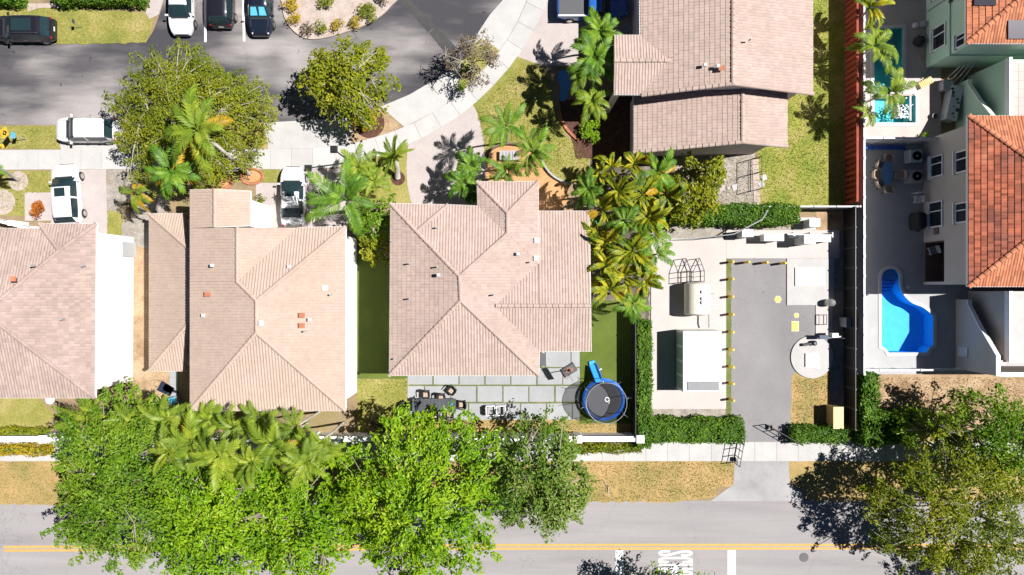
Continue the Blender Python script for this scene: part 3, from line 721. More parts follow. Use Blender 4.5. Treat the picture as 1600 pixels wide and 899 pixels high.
MB().add([(gx, q2.y-.4, 3.5), (gx, s2.y+.4, 3.5), (gx, s2.y+.4, e-.1), (gx, rr1.y, zr-.12), (gx, q2.y-.4, 3.62)], [(0, 1, 2, 3, 4)]).build('gable_wall', M['wall_white'], hc)
vents(hc, [(612, 377, 5.1, 'pipe'), (641, 412, 5.6, 'pipe'), (685, 430, 6.2, 'hood'), (685, 417, 6.2, 'pipe'), (641, 467, 5.6, 'pipe'), (683, 356, 5.5, 'pipe'), (828, 410, 5.2, 'pipe'), (809, 397, 5.5, 'hood'), (839, 376, 5.05, 'sheet'), (838, 404, 5.05, 'sheet'), (617, 561, 5.0, 'pipe'), (773, 461, 6.0, 'pipe')], 0)
# sliding door and wall lamp that peep out under the bottom eave
wy = P(0, 587, e).y+.45
MB().box((P(790, 0).x, wy-.02, 1.1), (3.0, .06, 2.2)).build('sliding_door', M['glass'], hc)

LIP[0] = .008
# ---- house with the peach roof and low side wing
e = 5.5
hb = thing('tiled_house', 'two storey house with peach tile roof and a low tiled side wing', 'house', P(420, 480))
L0 = P(297, 642, e); M2 = M['tile_peach']
bA, bB, bC = P(297, 642, e), P(297, 357, e), P(297, 297, e)
r1 = on_plane(401, 470, L0, (1, 0), PT); r2 = on_plane(401, 520, L0, (1, 0), PT)
j2 = on_plane(371, 440, L0, (1, 0), PT); j1 = on_plane(371, 356, L0, (1, 0), PT)
u1 = on_plane(336, 296, L0, (1, 0), PT); u2 = on_plane(336, 355, L0, (1, 0), PT)
w1, w2 = P(391, 299, e-.15), P(391, 353, e-.15)
v1 = P(465, 356, e-.1); t1, t2 = P(540, 354, e), P(540, 642, e); l440 = P(297, 440, e)
tiles([bA, l440, j2, r1, r2], hb, M2, (-1, 0)); tiles([l440, bB, j1, j2], hb, M2, (-1, 0)); tiles([bB, bC, u1, u2], hb, M2, (-1, 0))
tiles([u1, w1, w2, u2], hb, M2, (1, 0)); tiles([j1, v1, j2], hb, M2, (1, 0)); tiles([v1, t1, r1, j2], hb, M2, (0, 1))
tiles([t1, t2, r2, r1], hb, M2, (1, 0)); tiles([bA, t2, r2], hb, M2, (0, -1))
caps([(u1, u2), (j1, j2), (j2, r1), (r1, r2), (r1, t1), (r2, bA), (r2, t2)], hb, M2)
fascia(hb, [bC, bA, t2, t1, v1]); fascia(hb, [bC, u1, w1, w2, u2])
MB().prism(inset([bA, P(297, 355, e), P(540, 355, e), t2], .45), 0, e-.12).build('wall', M['wall_white'], hb)
MB().prism(inset([P(297, 360, e), bC, w1, P(391, 362, e)], .45), 0, e-.25).build('wall', M['wall_white'], hb)
def tri_wall(parent, pts, mat): return MB().poly(pts).build('gable_wall', mat, parent)
yg = P(0, 297, e).y-.45
tri_wall(hb, [(bC.x+.45, yg, e-.3), (u1.x, yg, u1.z-.1), (w1.x-.45, yg, e-.3)], M['wall_white'])
yg = P(0, 356, e).y-.45
tri_wall(hb, [(u2.x, yg, e-.3), (j1.x, yg, j1.z-.1), (v1.x, yg, e-.3)], M['wall_white'])
e2 = 2.8
c1, c2 = P(233, 580, e2), P(233, 334, e2)
m1 = on_plane(297, 390, c1, (1, 0), .32); m2 = on_plane(297, 503, c1, (1, 0), .32)
c3, c4 = P(290, 580, e2), P(290, 334, e2)
tiles([c1, c2, m1, m2], hb, M2, (-1, 0)); tiles([c1, c3, m2], hb, M2, (0, -1)); tiles([c2, c4, m1], hb, M2, (0, 1))
caps([(c1, m2), (c2, m1)], hb, M2); fascia(hb, [c4, c2, c1, c3])
MB().prism(inset([c1, c2, P(330, 334, e2), P(330, 580, e2)], .4), 0, e2-.1).build('wall', M['wall_white'], hb)
vents(hb, [(332, 415, 6.3, 'hood'), (325, 460, 6.0, 'tile'), (318, 493, 5.9, 'hood'), (484, 500, 6.2, 'hood'), (472, 493, 6.3, 'tile'), (472, 509, 6.3, 'tile'), (409, 505, 7.0, 'sheet'), (508, 450, 5.8, 'sheet'), (452, 417, 6.2, 'hood'), (518, 461, 5.8, 'pipe'), (478, 518, 6.3, 'pipe')], 0)

LIP[0] = .013
# ---- house at the left edge
e = 5.6
ha = thing('tiled_house', 'house with weathered tan tile roof and tall blank white side wall', 'house', P(60, 480))
M3 = M['tile_tan']; R0 = P(148, 622, e)
A1, A2, A3 = P(150, 350, e), R0, P(62, 350, e)
mm = on_plane(92, 392, R0, (-1, 0), PT); rg = on_plane(-25, 489, R0, (-1, 0), PT); rg2 = Vector((rg.x-6, rg.y, rg.z))
B1, B2 = P(62, 357, e), P(-420, 357, e); D2 = P(-420, 622, e)
tiles([A2, A1, mm, rg], ha, M3, (1, 0)); tiles([A3, A1, mm], ha, M3, (0, 1))
tiles([B1, mm, rg, rg2, B2], ha, M3, (0, 1)); tiles([A2, rg, rg2, D2], ha, M3, (0, -1)); tiles([B2, D2, rg2], ha, M3, (-1, 0))
caps([(A1, mm), (A3, mm), (mm, rg), (A2, rg), (rg, rg2)], ha, M3); fascia(ha, [B2, B1, A3, A1, A2, D2, B2])
MB().prism(inset([A2, P(150, 352, e), B2, D2], .45), 0, e-.12).build('wall', M['wall_white'], ha)
MB().lathe(P(193, 588, .9)+Vector((-.0, 0, 0)), [(.16, -.05), (.16, .05), (.1, .07)], 12, 'X').build('wall_vent', M['grey'], ha)
MB().lathe(P(80.5, 622, 4.6)+Vector((0, -.1, 0)), [(.02, 0), (.26, .02), (.33, .12), (.33, .18)], 14).build('satellite_dish', M['white'], ha)
MB().prism([P(204, 380), P(213, 380), P(213, 402), P(204, 402)], 0, 1.9).build('meter_box', M['lightgrey'], ha)
vents(ha, [(53, 415, 7.4, 'pipe'), (133, 416, 6.0, 'pipe'), (100, 499, 6.7, 'pipe'), (22, 436, 7.6, 'tile')], 0)
# garden wall in front of it
gw = thing('garden_wall', 'low white slanting garden wall below the orange bush', 'wall', P(40, 345))
MB().prism([P(-20, 336), P(82, 362), P(82, 366), P(-20, 340)], 0, 1.7).build('panel', M['wall_white'], gw)
for x_, y_ in ((42, 352), (76, 361)): MB().prism([P(x_-3, y_-4), P(x_+3, y_-4), P(x_+3, y_+4), P(x_-3, y_+4)], 0, 1.85).build('post', M['wall_white'], gw)

LIP[0] = .025
# ---- gabled house at the top
e = 5.6; PD = .24
hd = thing('tiled_house', 'gabled house with plain pinkish tile roof in two steps and entry gable', 'house', P(1100, 80))
M4 = M['tile_pink']
dA, dB = P(1003, 149, e), P(998, -140, e)
ridx = lambda py: on_plane(1145, py, dA, (1, 0), PD)
e1, e2_ = ridx(131), ridx(-140)
dC, dD = P(1270, 147, e), P(1270, -140, e)
tiles([dA, dB, e2_, e1], hd, M4, (-1, 0)); tiles([dC, dD, e2_, e1], hd, M4, (1, 0))
h1, h2, h3, h4 = P(960, 55, e), P(1000, 55, e), P(960, 148, e), P(1008, 148, e)
i2 = on_plane(1048, 95, dA, (1, 0), PD); i1 = Vector((P(960, 95, i2.z).x, i2.y, i2.z))
tiles([h1, h2, i2, i1], hd, M4, (0, 1)); tiles([h3, h4, i2, i1], hd, M4, (0, -1))
caps([(e1, e2_), (i1, i2), (dA, e1), (dC, e1)], hd, M4)
fascia(hd, [dB, h2, h1, i1, h3, h4]); fascia(hd, [dA, e1, dC, dD])
el, er = 3.8, 4.85
lA, lB = P(990, 238, el), P(990, 128, el)
x1 = on_plane(1160, 222, lA, (1, 0), PD); x2 = on_plane(1160, 120, lA, (1, 0), PD)
lC, lD = P(1230, 229, er), P(1230, 128, er)
tiles([lA, lB, x2, x1], hd, M4, (-1, 0)); tiles([lC, lD, x2, x1], hd, M4, (1, 0))
caps([(x1, x2), (lA, x1), (lC, x1)], hd, M4); fascia(hd, [lB, lA, x1, lC, lD])
MB().prism(inset([P(1000, 148, e), dB, dD, dC], .45), 0, e-.15).build('wall', M['wall_pink'], hd)
MB().prism(inset([lA, P(990, 130, el), P(1222, 130, er), P(1222, 229, er)], .4), 0, el-.12).build('wall', M['wall_pink'], hd)
yb = lA.y+.42
tri_wall(hd, [(lA.x+.4, yb, 3.6), (P(1222, 229, er).x-.4, yb, 3.6), (lC.x-.4, yb, er-.15), (x1.x, yb, x1.z-.15)], M['wall_pink'])
yb = dA.y+.45
tri_wall(hd, [(dA.x+.45, yb, e-.2), (dC.x-.45, yb, e-.2), (e1.x, yb, e1.z-.12)], M['wall_pink'])
for py in (62, 141):
    MB().box((P(966, py, e).x, P(966, py, e).y, e/2-.1), (.35, .35, e-.2)).build('column', M['wall_pink'], hd)
vents(hd, [(1101, 102, 6.9, 'hood'), (1121, 104, 7.1, 'hood'), (1127, 107, 7.1, 'tile'), (1171, 63, 7.2, 'pipe')], 0)

LIP[0] = .045
# ---- mint house and beige house on the right
def windows(parent, x, spans, depth=.12):
    """windows in a wall facing -X at plane x: spans = (ypix0, ypix1 on ground scale, z0, z1)"""
    for y0, y1, z0, z1, nm in spans:
        ya, yb_ = P(0, y0).y, P(0, y1).y; yc = (ya+yb_)/2; w = abs(ya-yb_); hh = z1-z0
        t = MB()
        for cy, cz, sy, sz in ((yc, z1-.04, w, .08), (yc, z0+.04, w, .08), (ya-.04, (z0+z1)/2, .08, hh-.16), (yb_+.04, (z0+z1)/2, .08, hh-.16)):
            t.box((x-.05, cy, cz), (.14, sy, sz))
        fr = t.build('window', M['trim'], parent)
        MB().box((x-.015, yc, (z0+z1)/2), (.05, w-.16, hh-.16)).build('pane', M['glass'], fr)
        MB().box((x-.05, yc+.12*w, (z0+z1)/2), (.06, .07, hh-.16)).build('mullion', M['trim'], fr)
        MB().box((x-.11, yc, z0-.06), (.24, w+.16, .10)).build('sill', M['trim'], fr)
e = 6.0; PF = .28
hf = thing('tiled_house', 'grey beige two storey house with red clay tile roof and recessed porch', 'house', P(1560, 330))
F1, F2 = P(1513, 448, e), P(1513, 181, e)
g_1 = on_plane(1640, 347, F1, (1, 0), PF); g_2 = on_plane(1640, 272, F1, (1, 0), PF)
F3, F4 = P(1900, 448, e), P(1900, 181, e); far1 = Vector((g_1.x+7, g_1.y, g_1.z)); far2 = Vector((g_2.x+7, g_2.y, g_2.z))
M5 = M['tile_red']
tiles([F1, F2, g_2, g_1], hf, M5, (-1, 0), tc=.40); tiles([F1, F3, far1, g_1], hf, M['tile_orange'], (0, -1), tc=.40); tiles([F2, F4, far2, g_2], hf, M['tile_orange'], (0, 1), tc=.40)
caps([(F1, g_1), (F2, g_2), (g_1, g_2)], hf, M['tile_orange'], r=.19)
tiles([F3, F4, far2, far1], hf, M5, (1, 0), tc=.40)
MB().poly([g_1, far1, far2, g_2]).build('roof_flat', M['deck'], hf)
fascia(hf, [F4, F2, F1, F3, F4])
xw = P(1443, 0).x; yT, yB = P(0, 220).y, P(0, 445).y; pT, pB = P(0, 379).y, P(0, 441).y; zp = 2.55
fb_ = MB()
fb_.box((xw+.1, (yT+pT)/2, e/2-.06), (.2, yT-pT, e-.12)); fb_.box((xw+.1, (pT+pB)/2, (zp+e-.12)/2), (.2, pT-pB, e-.12-zp)); fb_.box((xw+.1, (pB+yB)/2, e/2-.06), (.2, pB-yB, e-.12))
fb_.box((xw+7.7, yT-.1, e/2-.07), (15, .2, e-.14)); fb_.box((xw+7.7, yB+.1, e/2-.07), (15, .2, e-.14))
fb_.build('wall', M['wall_beige'], hf)
pr = MB(); pr.box((xw+1.2, (pT+pB)/2, .06), (2.3, pT-pB-.01, .12)); pr.build('porch_floor', M['brown'], hf)
pr = MB(); pr.box((xw+2.3, (pT+pB)/2, 1.3), (.1, pT-pB, 2.5)); pr.box((xw+1.2, pT-.02, 1.3), (2.2, .1, 2.5)); pr.box((xw+1.2, pB+.02, 1.3), (2.2, .1, 2.5)); pr.box((xw+1.25, (pT+pB)/2, zp+.06), (2.2, pT-pB, .1)); pr.build('porch_wall', M['brown'], hf)
windows(hf, xw, [(250, 282, 1.0, 2.5, 'w'), (319, 358, .8, 2.45, 'w'), (254, 285, 3.95, 5.3, 'w'), (328, 357, 3.95, 5.3, 'w')])
MB().box((xw-.03, P(0, 364).y, 1.65), (.06, .5, .6)).build('wall_plaque', M['brown'], hf)

e = 6.0
he = thing('tiled_house', 'mint green two storey house with orange clay tile roof and dark roof panels', 'house', P(1560, 30))
E1, E2 = P(1510, 68, e), P(1510, -260, e)
z1_ = on_plane(1640, -42, E1, (1, 0), PF); z2_ = Vector((z1_.x, z1_.y+6, z1_.z))
E3 = P(1900, 68, e)
M6 = M['tile_orange']
tiles([E1, E2, z2_, z1_], he, M6, (-1, 0), tc=.40); tiles([E1, E3, Vector((z1_.x+7, z1_.y, z1_.z)), z1_], he, M6, (0, -1), tc=.40)
y1_ = Vector((z1_.x+7, z1_.y, z1_.z)); y2_ = Vector((z2_.x+7, z2_.y, z2_.z)); E4 = P(1900, -260, e)
tiles([E3, E4, y2_, y1_], he, M6, (1, 0), tc=.40)
MB().poly([z1_, y1_, y2_, z2_]).build('roof_flat', M['deck'], he)
caps([(E1, z1_), (z1_, z2_)], he, M6, r=.19); fascia(he, [E2, E1, E3])
xe = P(1447, 0).x; ye = P(0, 106).y; yt = P(0, -160).y
mb = MB(); mb.box((xe+7.5, (ye+yt)/2, e/2-.06), (15, yt-ye, e-.12)); mb.build('wall', M['wall_green'], he)
MB().box((xe+7.4, (ye+yt)/2-.1, 2.95), (15, yt-ye, .14)).build('ledge', M['wall_green'], he)
windows(he, xe, [(53, 88, .95, 2.5, 'w'), (84, 103, 3.7, 5.0, 'w'), (-30, 10, .9, 2.4, 'w'), (-30, 5, 3.9, 5.2, 'w')])
for (px0, py0, px1, py1) in ((1520, -14, 1554, 10), (1573, 33, 1640, 62)):
    A, D = (E1, (1, 0)) if py1 < 30 else (E1, (0, 1))
    q = [on_plane(a, b, A, D, PF)+Vector((0, 0, .16)) for a, b in rect(px0, py0, px1, py1)]
    mb = MB(); mb.add(q+[p-Vector((0, 0, .08)) for p in q], [(3, 2, 1, 0), (0, 1, 5, 4), (1, 2, 6, 5), (2, 3, 7, 6), (3, 0, 4, 7)]); mb.build('roof_panel', plain('dark_solar_panel', (.05, .045, .06), .25), he)
for k, (y_, z_) in enumerate(((12, 1.9), (28, 3.1))): MB().box((xe-.08, P(0, y_).y, z_), (.16, .2, .3)).build('wall_lamp', M['darkgrey'], he)
MB().tube([(xe-.05, P(0, 20).y, .3), (xe-.05, P(0, 20).y, 5.7)], .045, 6).build('downpipe', M['grey'], he)

def annex(name, label, dy, wall, floor, ytop=468, ybot=576):
    """stair wall with a rising top, steps behind it and a flat roofed block; dy shifts it along the plot"""
    X = lambda px: P(px, 0).x
    Y = lambda py: P(0, py+dy).y
    t = thing(name, label, 'house annex', Vector((X(1500), Y(500), 0)))
    pr_ = [(ytop, 0), (ybot, 0), (ybot, 4.5), (547, 4.5), (505, 2.6), (476, 1.5), (ytop, 1.45)]
    vs = [(X(1493), Y(a), z) for a, z in pr_]+[(X(1497), Y(a), z) for a, z in pr_]; n = len(pr_)
    MB().add(vs, [tuple(range(n)), tuple(range(2*n-1, n-1, -1))]+[((i+1) % n, i, n+i, n+(i+1) % n) for i in range(n)]).build('stair_wall', wall, t)
    for (a0, z0), (a1, z1) in zip(pr_[2:-1], pr_[3:]):
        A, B = Vector((X(1495), Y(a0), z0)), Vector((X(1495), Y(a1), z1)); d = B-A; L = d.length
        m = Matrix.Rotation(math.atan2(d.y, d.x), 4, 'Z') @ Matrix.Rotation(-math.asin(d.z/L), 4, 'Y')
        MB().box((A+B)/2+Vector((0, 0, .03)), (L, .30, .06), M=m).build('wall_cap', M['trim'], t)
    for k in range(13):
        a = ytop+6+k*7; MB().box((X(1504.6), Y(a), .16+.16*k), (.74, .36, .32+.32*k)).build('step', M['wall_beige'] if wall is M['wall_beige'] else M['deck'], t)
    blk = MB(); blk.box(((X(1512)+X(1680))/2, (Y(455)+Y(556))/2, 2.0), (X(1680)-X(1512), Y(455)-Y(556), 4.0)); blk.build('block', wall, t)
    MB().box(((X(1516)+X(1680))/2, (Y(459)+Y(552))/2, 4.02), (X(1680)-X(1516)-.02, Y(459)-Y(552)-.02, .05)).build('roof_terrace', floor, t)
    p = MB(); p.box((X(1514), (Y(455)+Y(556))/2, 4.25), (.22, Y(455)-Y(556)+.02, .5)); p.box(((X(1514)+X(1680))/2, Y(554), 4.24), (X(1680)-X(1514)-.24, .22, .48)); p.build('parapet', M['trim'], t)
    f = MB(); f.box(((X(1497)+X(1680))/2+.05, Y(574), 2.2), (X(1680)-X(1497)-.12, .2, 4.4)); f.build('front_wall', wall, t)
    MB().box(((X(1497)+X(1680))/2+.06, Y(574), 4.43), (X(1680)-X(1497)-.12, .3, .06)).build('wall_cap', M['trim'], t)
    return t
an = annex('stair_annex', 'beige stair wall with sloping top and flat white terrace beside the blue pool', 0, M['wall_beige'], M['concrete'])
MB().box((P(1493, 0).x-.04, P(0, 548).y, .95), (.08, .72, 1.1)).build('wall_panel', M['white'], an)
an2 = annex('stair_annex', 'mint green stair wall with sloping top and tiled terrace beside the teal pool', -335, M['wall_green'], M['deckpink'], 468, 556)
# terrace tiles of the mint annex
xx = P(1517, 0).x; yy = P(0, 459-335).y
for i in range(4):
    for j in range(6):
        MB().box((xx+.4+i*.62, yy-.4-j*.62, 4.06), (.6, .6, .03)).build('floor_tile', M['deckpink'], an2)
# ================================================================ VEGETATION
def leaves(n, pos, nrm, size, aspect=.55, fold=.18, rng=RNG, droop=.15, along=None):
    """rhombic folded leaves: pos (n,3), nrm (n,3) -> V, F"""
    nrm = nrm/np.linalg.norm(nrm, axis=1, keepdims=True)
    r = rng.normal(size=(n, 3))
    if along is not None: r = r*.75+along*1.1
    d = r-(r*nrm).sum(1, keepdims=True)*nrm
    d /= np.linalg.norm(d, axis=1, keepdims=True)+1e-9
    d[:, 2] -= droop; d /= np.linalg.norm(d, axis=1, keepdims=True)
    s = np.cross(nrm, d); s /= np.linalg.norm(s, axis=1, keepdims=True)+1e-9
    L = size*(.5+.95*rng.uniform(0, 1, (n, 1))**1.4); w = L*aspect*.5
    a = pos-d*L*.5; t = pos+d*L*.5; m = pos-d*L*.04
    l = m+s*w+nrm*L*fold; rr = m-s*w+nrm*L*fold
    V = np.stack([a, rr, t, l], 1).reshape(-1, 3); F = np.arange(4*n).reshape(n, 4)
    return V, F
def clump_leaves(cs, rs, per, size, aspect, flat=.65, upb=.7, rng=RNG, center=None):
    """sprays of leaves; with center given they stretch and point outwards from the trunk"""
    k = len(cs); idx = np.repeat(np.arange(k), per); n = len(idx)
    d = rng.normal(size=(n, 3)); d /= np.linalg.norm(d, axis=1, keepdims=True)
    d[:, 2] = np.where(d[:, 2] < -.25, -d[:, 2]*.6, d[:, 2])
    rad = rs[idx][:, None]*(.30+.70*rng.uniform(0, 1, (n, 1))**.6)
    off = d*rad; off[:, 2] *= flat; along = None
    if center is not None:
        ra = cs[:, :2]-np.array(center)[None, :2]; L = np.linalg.norm(ra, axis=1, keepdims=True); ra = ra/(L+1e-6)
        a = rng.normal(size=k)*.5; ca, sa = np.cos(a), np.sin(a); ra = np.stack([ra[:, 0]*ca-ra[:, 1]*sa, ra[:, 0]*sa+ra[:, 1]*ca], 1)[idx]
        pr = (off[:, :2]*ra).sum(1, keepdims=True); tg = off[:, :2]-pr*ra
        off[:, :2] = ra*pr*1.45+tg*.72; off[:, 2] += -.18*np.abs(pr[:, 0])
        along = np.concatenate([ra, np.zeros((n, 1))], 1)
    nr = d*.6+np.array([0, 0, upb])+rng.normal(size=(n, 3))*.45
    return leaves(n, cs[idx]+off, nr, size, aspect, rng=rng, along=along)
def tree(name, label, px, py, rx, ry, ztop, zbot, mat, size=.26, aspect=.55, dens=1.0, clr=.85, bark='bark', trunk_r=.16, group=None, twigs=0, gap=0.0, lobes=None, cat='tree', base=None, seed=1, per=None, spread=1.0):
    rng = np.random.default_rng(seed); zc = zbot+(ztop-zbot)*.6
    c = P(px, py, zc); k = (1-zc/H)/S; RX, RY = rx*k, ry*k
    b = Vector((c.x, c.y, 0)) if base is None else P(*base)
    t = thing(name, label, cat, b, group=group)
    area = math.pi*RX*RY; nc = max(10, int(area*1.25/(clr*clr)*dens))
    ph = rng.uniform(0, 6.28, 4); cs = []
    while len(cs) < nc:
        r = math.sqrt(rng.uniform()); th = rng.uniform(0, 6.2832)
        R = 1+.10*math.sin(3*th+ph[0])+.07*math.sin(5*th+ph[1])+.05*math.sin(9*th+ph[2])
        if lobes:
            l = lobes[rng.integers(len(lobes))]; lx, ly, lr = l
            x_, y_ = (lx+lr*r*math.cos(th)*R), (ly+lr*r*math.sin(th)*R)
            q = P(x_, y_, zc); x_, y_ = q.x-c.x, q.y-c.y; rn = r
        else:
            x_, y_, rn = RX*.92*r*math.cos(th)*R, RY*.92*r*math.sin(th)*R, r
        if gap and math.sin(x_*1.3+ph[0])*math.sin(y_*1.5+ph[1])*.5+.5 < gap*rng.uniform(.4, 1.2): continue
        top = zbot+(ztop-zbot)*math.sqrt(max(0, 1-.8*rn*rn))
        z = top-abs(rng.normal())*.62*(ztop-zbot)*.5-.3
        cs.append((c.x+x_, c.y+y_, max(zbot*.8, z)))
    cs = np.array(cs); rs = rng.uniform(.6, 1.15, len(cs))*clr
    if not lobes:                                       # wispy fringe of small sprays round the outline
        nf = int(len(cs)*.45); th = rng.uniform(0, 6.2832, nf); q = rng.uniform(.88, 1.10, nf)
        Rm = 1+.10*np.sin(3*th+ph[0])+.07*np.sin(5*th+ph[1])+.05*np.sin(9*th+ph[2])
        fr = np.stack([c.x+RX*q*Rm*np.cos(th), c.y+RY*q*Rm*np.sin(th), zbot+(ztop-zbot)*rng.uniform(.15, .5, nf)], 1)
        cs = np.concatenate([cs, fr]); rs = np.concatenate([rs, rng.uniform(.30, .5, nf)*clr])
    per_ = per or max(20, int(95*(clr/.85)**2*(.26/size)**1.3))
    pc = np.maximum(12, (per_*np.minimum(1, (rs/(clr*.85))**1.6))).astype(int)
    V, F = clump_leaves(cs, rs, pc, size, aspect, rng=rng, center=(c.x, c.y))
    V -= np.array(b)
    link('crown', np_mesh('crown', V, F), mat, t)
    # trunk, limbs and twigs
    tr = MB(); hz = zbot*.75+.2
    top = Vector((b.x+(c.x-b.x)*.35, b.y+(c.y-b.y)*.35, hz))
    mid = (b+top)/2+Vector((rng.uniform(-.15, .15), rng.uniform(-.15, .15), 0))
    tr.tube([b-Vector((0, 0, .05)), b+Vector((0, 0, .25)), mid, top], [trunk_r*1.5, trunk_r*1.1, trunk_r, trunk_r*.8], 8)
    tr.build('trunk', M[bark], t, smooth=True)
    br = MB(); nl = 7; heads = []
    for i in range(nl):
        th = 6.2832*i/nl+rng.uniform(-.3, .3); q = .55*rng.uniform(.8, 1.2)
        e_ = Vector((c.x+RX*q*math.cos(th), c.y+RY*q*math.sin(th), zbot+(ztop-zbot)*rng.uniform(.35, .6)))
        m_ = top.lerp(e_, .5)+Vector((0, 0, .35)); br.tube([top, m_, e_], [trunk_r*.6, trunk_r*.42, trunk_r*.24], 6); heads.append((m_, e_))
    sel = range(len(cs)) if len(cs) < 70 else rng.choice(len(cs), 70, replace=False)
    for i in sel:
        p = Vector(cs[i]); m_, e_ = min(heads, key=lambda h: (h[1]-p).length)
        br.tube([e_, e_.lerp(p, .55)+Vector((0, 0, .12)), p], [.045, .03, .014], 4, cap=False)
    for i in range(twigs):
        j = rng.integers(len(cs)); p = Vector(cs[j])+Vector((0, 0, float(rs[j])*.55)); d = Vector((rng.normal(), rng.normal(), .25)).normalized()*rng.uniform(.35, .8)
        br.tube([p-d, p+Vector((0, 0, .1)), p+d*.9], [.018, .014, .005], 4, cap=False)
        d2 = Vector((-d.y, d.x, .1))*.5+d*.4; br.tube([p, p+d2], [.012, .005], 4, cap=False)
    br.build('branches', M['twig' if twigs else bark], t, kind='stuff')
    return t
M['twig'] = plain('pale_grey_twig', (.30, .275, .215), .8)
M['leaf_bright'] = leafmat('bright_green_leaves', [(.15, (.095, .22, .006)), (.5, (.215, .38, .008)), (.9, (.37, .50, .02))], .35, .4)
M['leaf_mid'] = leafmat('mid_green_leaves', [(.15, (.065, .16, .008)), (.5, (.16, .29, .014)), (.9, (.28, .39, .028))], .35, .4)
M['leaf_sage'] = leafmat('pale_green_leaves', [(.15, (.06, .14, .012)), (.5, (.14, .24, .022)), (.9, (.28, .34, .08))], .35, .35)
M['leaf_olive'] = leafmat('olive_leaves', [(.15, (.10, .145, .008)), (.5, (.215, .255, .012)), (.9, (.35, .355, .025))], .35, .35)
M['leaf_olive2'] = leafmat('olive_yellow_leaves', [(.15, (.075, .13, .008)), (.5, (.20, .25, .012)), (.9, (.36, .36, .025))], .35, .35)
M['leaf_lime'] = leafmat('lime_yellow_leaves', [(.15, (.12, .165, .008)), (.5, (.24, .275, .010)), (.9, (.38, .36, .02))], .35, .4)
M['leaf_brown'] = leafmat('dry_brownish_leaves', [(.15, (.10, .07, .05)), (.5, (.20, .15, .09)), (.9, (.30, .25, .13))], .5, .3)
M['leaf_hedge'] = leafmat('hedge_leaves', [(.15, (.05, .13, .01)), (.5, (.11, .23, .015)), (.9, (.20, .32, .025))], .5, .35)
M['leaf_yellow'] = leafmat('yellow_croton_leaves', [(.15, (.20, .17, .01)), (.5, (.42, .30, .01)), (.9, (.58, .42, .02))], .9, .35)
M['leaf_orange'] = leafmat('orange_croton_leaves', [(.15, (.20, .05, .008)), (.5, (.42, .12, .01)), (.9, (.55, .25, .02))], 1.2, .3)
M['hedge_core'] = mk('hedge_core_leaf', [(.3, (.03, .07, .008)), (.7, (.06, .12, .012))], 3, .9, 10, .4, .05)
BIG = 'big street trees over the sidewalk'
tree('street_tree', 'large dark green fine leaved tree at the end of the white street wall', 180, 758, 118, 138, 8.5, 3.4, M['leaf_mid'], .26, .42, seed=2, trunk_r=.24, clr=.8, dens=1.35)
tree('street_tree', 'broad bright green tree over the road between the dark fine leaved tree and the palms', 335, 815, 120, 112, 7.4, 3.5, M['leaf_bright'], .30, .5, seed=3, trunk_r=.24, dens=1.3)
tree('street_tree', 'bright green tree just below the row of feathery palms', 462, 812, 100, 106, 7.2, 3.4, M['leaf_bright'], .30, .5, seed=4, trunk_r=.22, gap=.1, dens=1.25)
tree('street_tree', 'largest bright green tree, overhanging the patio dining table', 655, 788, 132, 136, 9.0, 3.4, M['leaf_bright'], .32, .5, seed=5, trunk_r=.26, gap=.12, dens=1.35)
tree('street_tree', 'pale sparse tree beside the largest bright green tree and the dry verge', 843, 752, 74, 88, 6.8, 3.0, M['leaf_sage'], .28, .5, seed=6, gap=.1, dens=1.5, twigs=16)
tree('street_tree', 'olive yellow tree over the road below the beige house', 1508, 808, 124, 106, 8.0, 3.4, M['leaf_olive2'], .28, .42, seed=7, trunk_r=.22, twigs=40, dens=1.35)
tree('street_tree', 'dark olive tree standing on the soil strip behind the beige stair wall', 1572, 692, 92, 78, 7.0, 2.8, M['leaf_mid'], .28, .45, seed=8, trunk_r=.2, dens=1.2)
tree('street_tree', 'green bushy tree beside the long hedge and the sidewalk end', 1470, 678, 52, 34, 4.4, 1.6, M['leaf_mid'], .28, .5, seed=9, trunk_r=.12, gap=.2)
tree('street_tree', 'tree whose green tip covers the road lettering', 1060, 976, 78, 66, 7.0, 3.0, M['leaf_bright'], .28, .42, seed=10, gap=.2)
tree('street_tree', 'tree below the olive yellow tree across the road', 1590, 985, 85, 85, 7.0, 3.0, M['leaf_olive2'], .28, .42, seed=11, gap=.3)
tree('spreading_tree', 'wide spreading olive tree with pale bare twigs beside the parking lot', 285, 182, 120, 108, 6.2, 2.4, M['leaf_olive'], .20, .42, seed=12, trunk_r=.22, clr=.72, twigs=80, dens=1.7)
tree('spreading_tree', 'yellow green rounded tree on the verge above the yellow bush', 541, 122, 62, 64, 6.0, 2.6, M['leaf_lime'], .27, .6, seed=13, trunk_r=.14, twigs=14, dens=1.45, base=(566, 172))
tree('bare_tree', 'half bare greyish brown tree on the small grass island', 738, 86, 38, 36, 4.8, 2.2, M['leaf_brown'], .17, .5, seed=14, trunk_r=.1, gap=.45, twigs=40, clr=.55, dens=.8, base=(738, 110))
tree('garden_tree', 'yellow green tree at the hedge end under the gabled house', 1092, 294, 40, 56, 4.6, 1.6, M['leaf_lime'], .28, .6, seed=15, clr=.7, dens=1.9, lobes=[(1085, 275, 36), (1095, 320, 28), (1112, 270, 24), (1080, 325, 22)])
tree('garden_tree', 'dark green tree between the big drive palm and the centre house roof', 585, 340, 38, 34, 4.8, 1.8, M['leaf_mid'], .26, .5, seed=16, clr=.6)
tree('garden_tree', 'lime green shrub tree at the top of the narrow shaded turf', 588, 386, 26, 24, 3.4, 1.2, M['leaf_lime'], .28, .7, seed=17, clr=.5, trunk_r=.07)
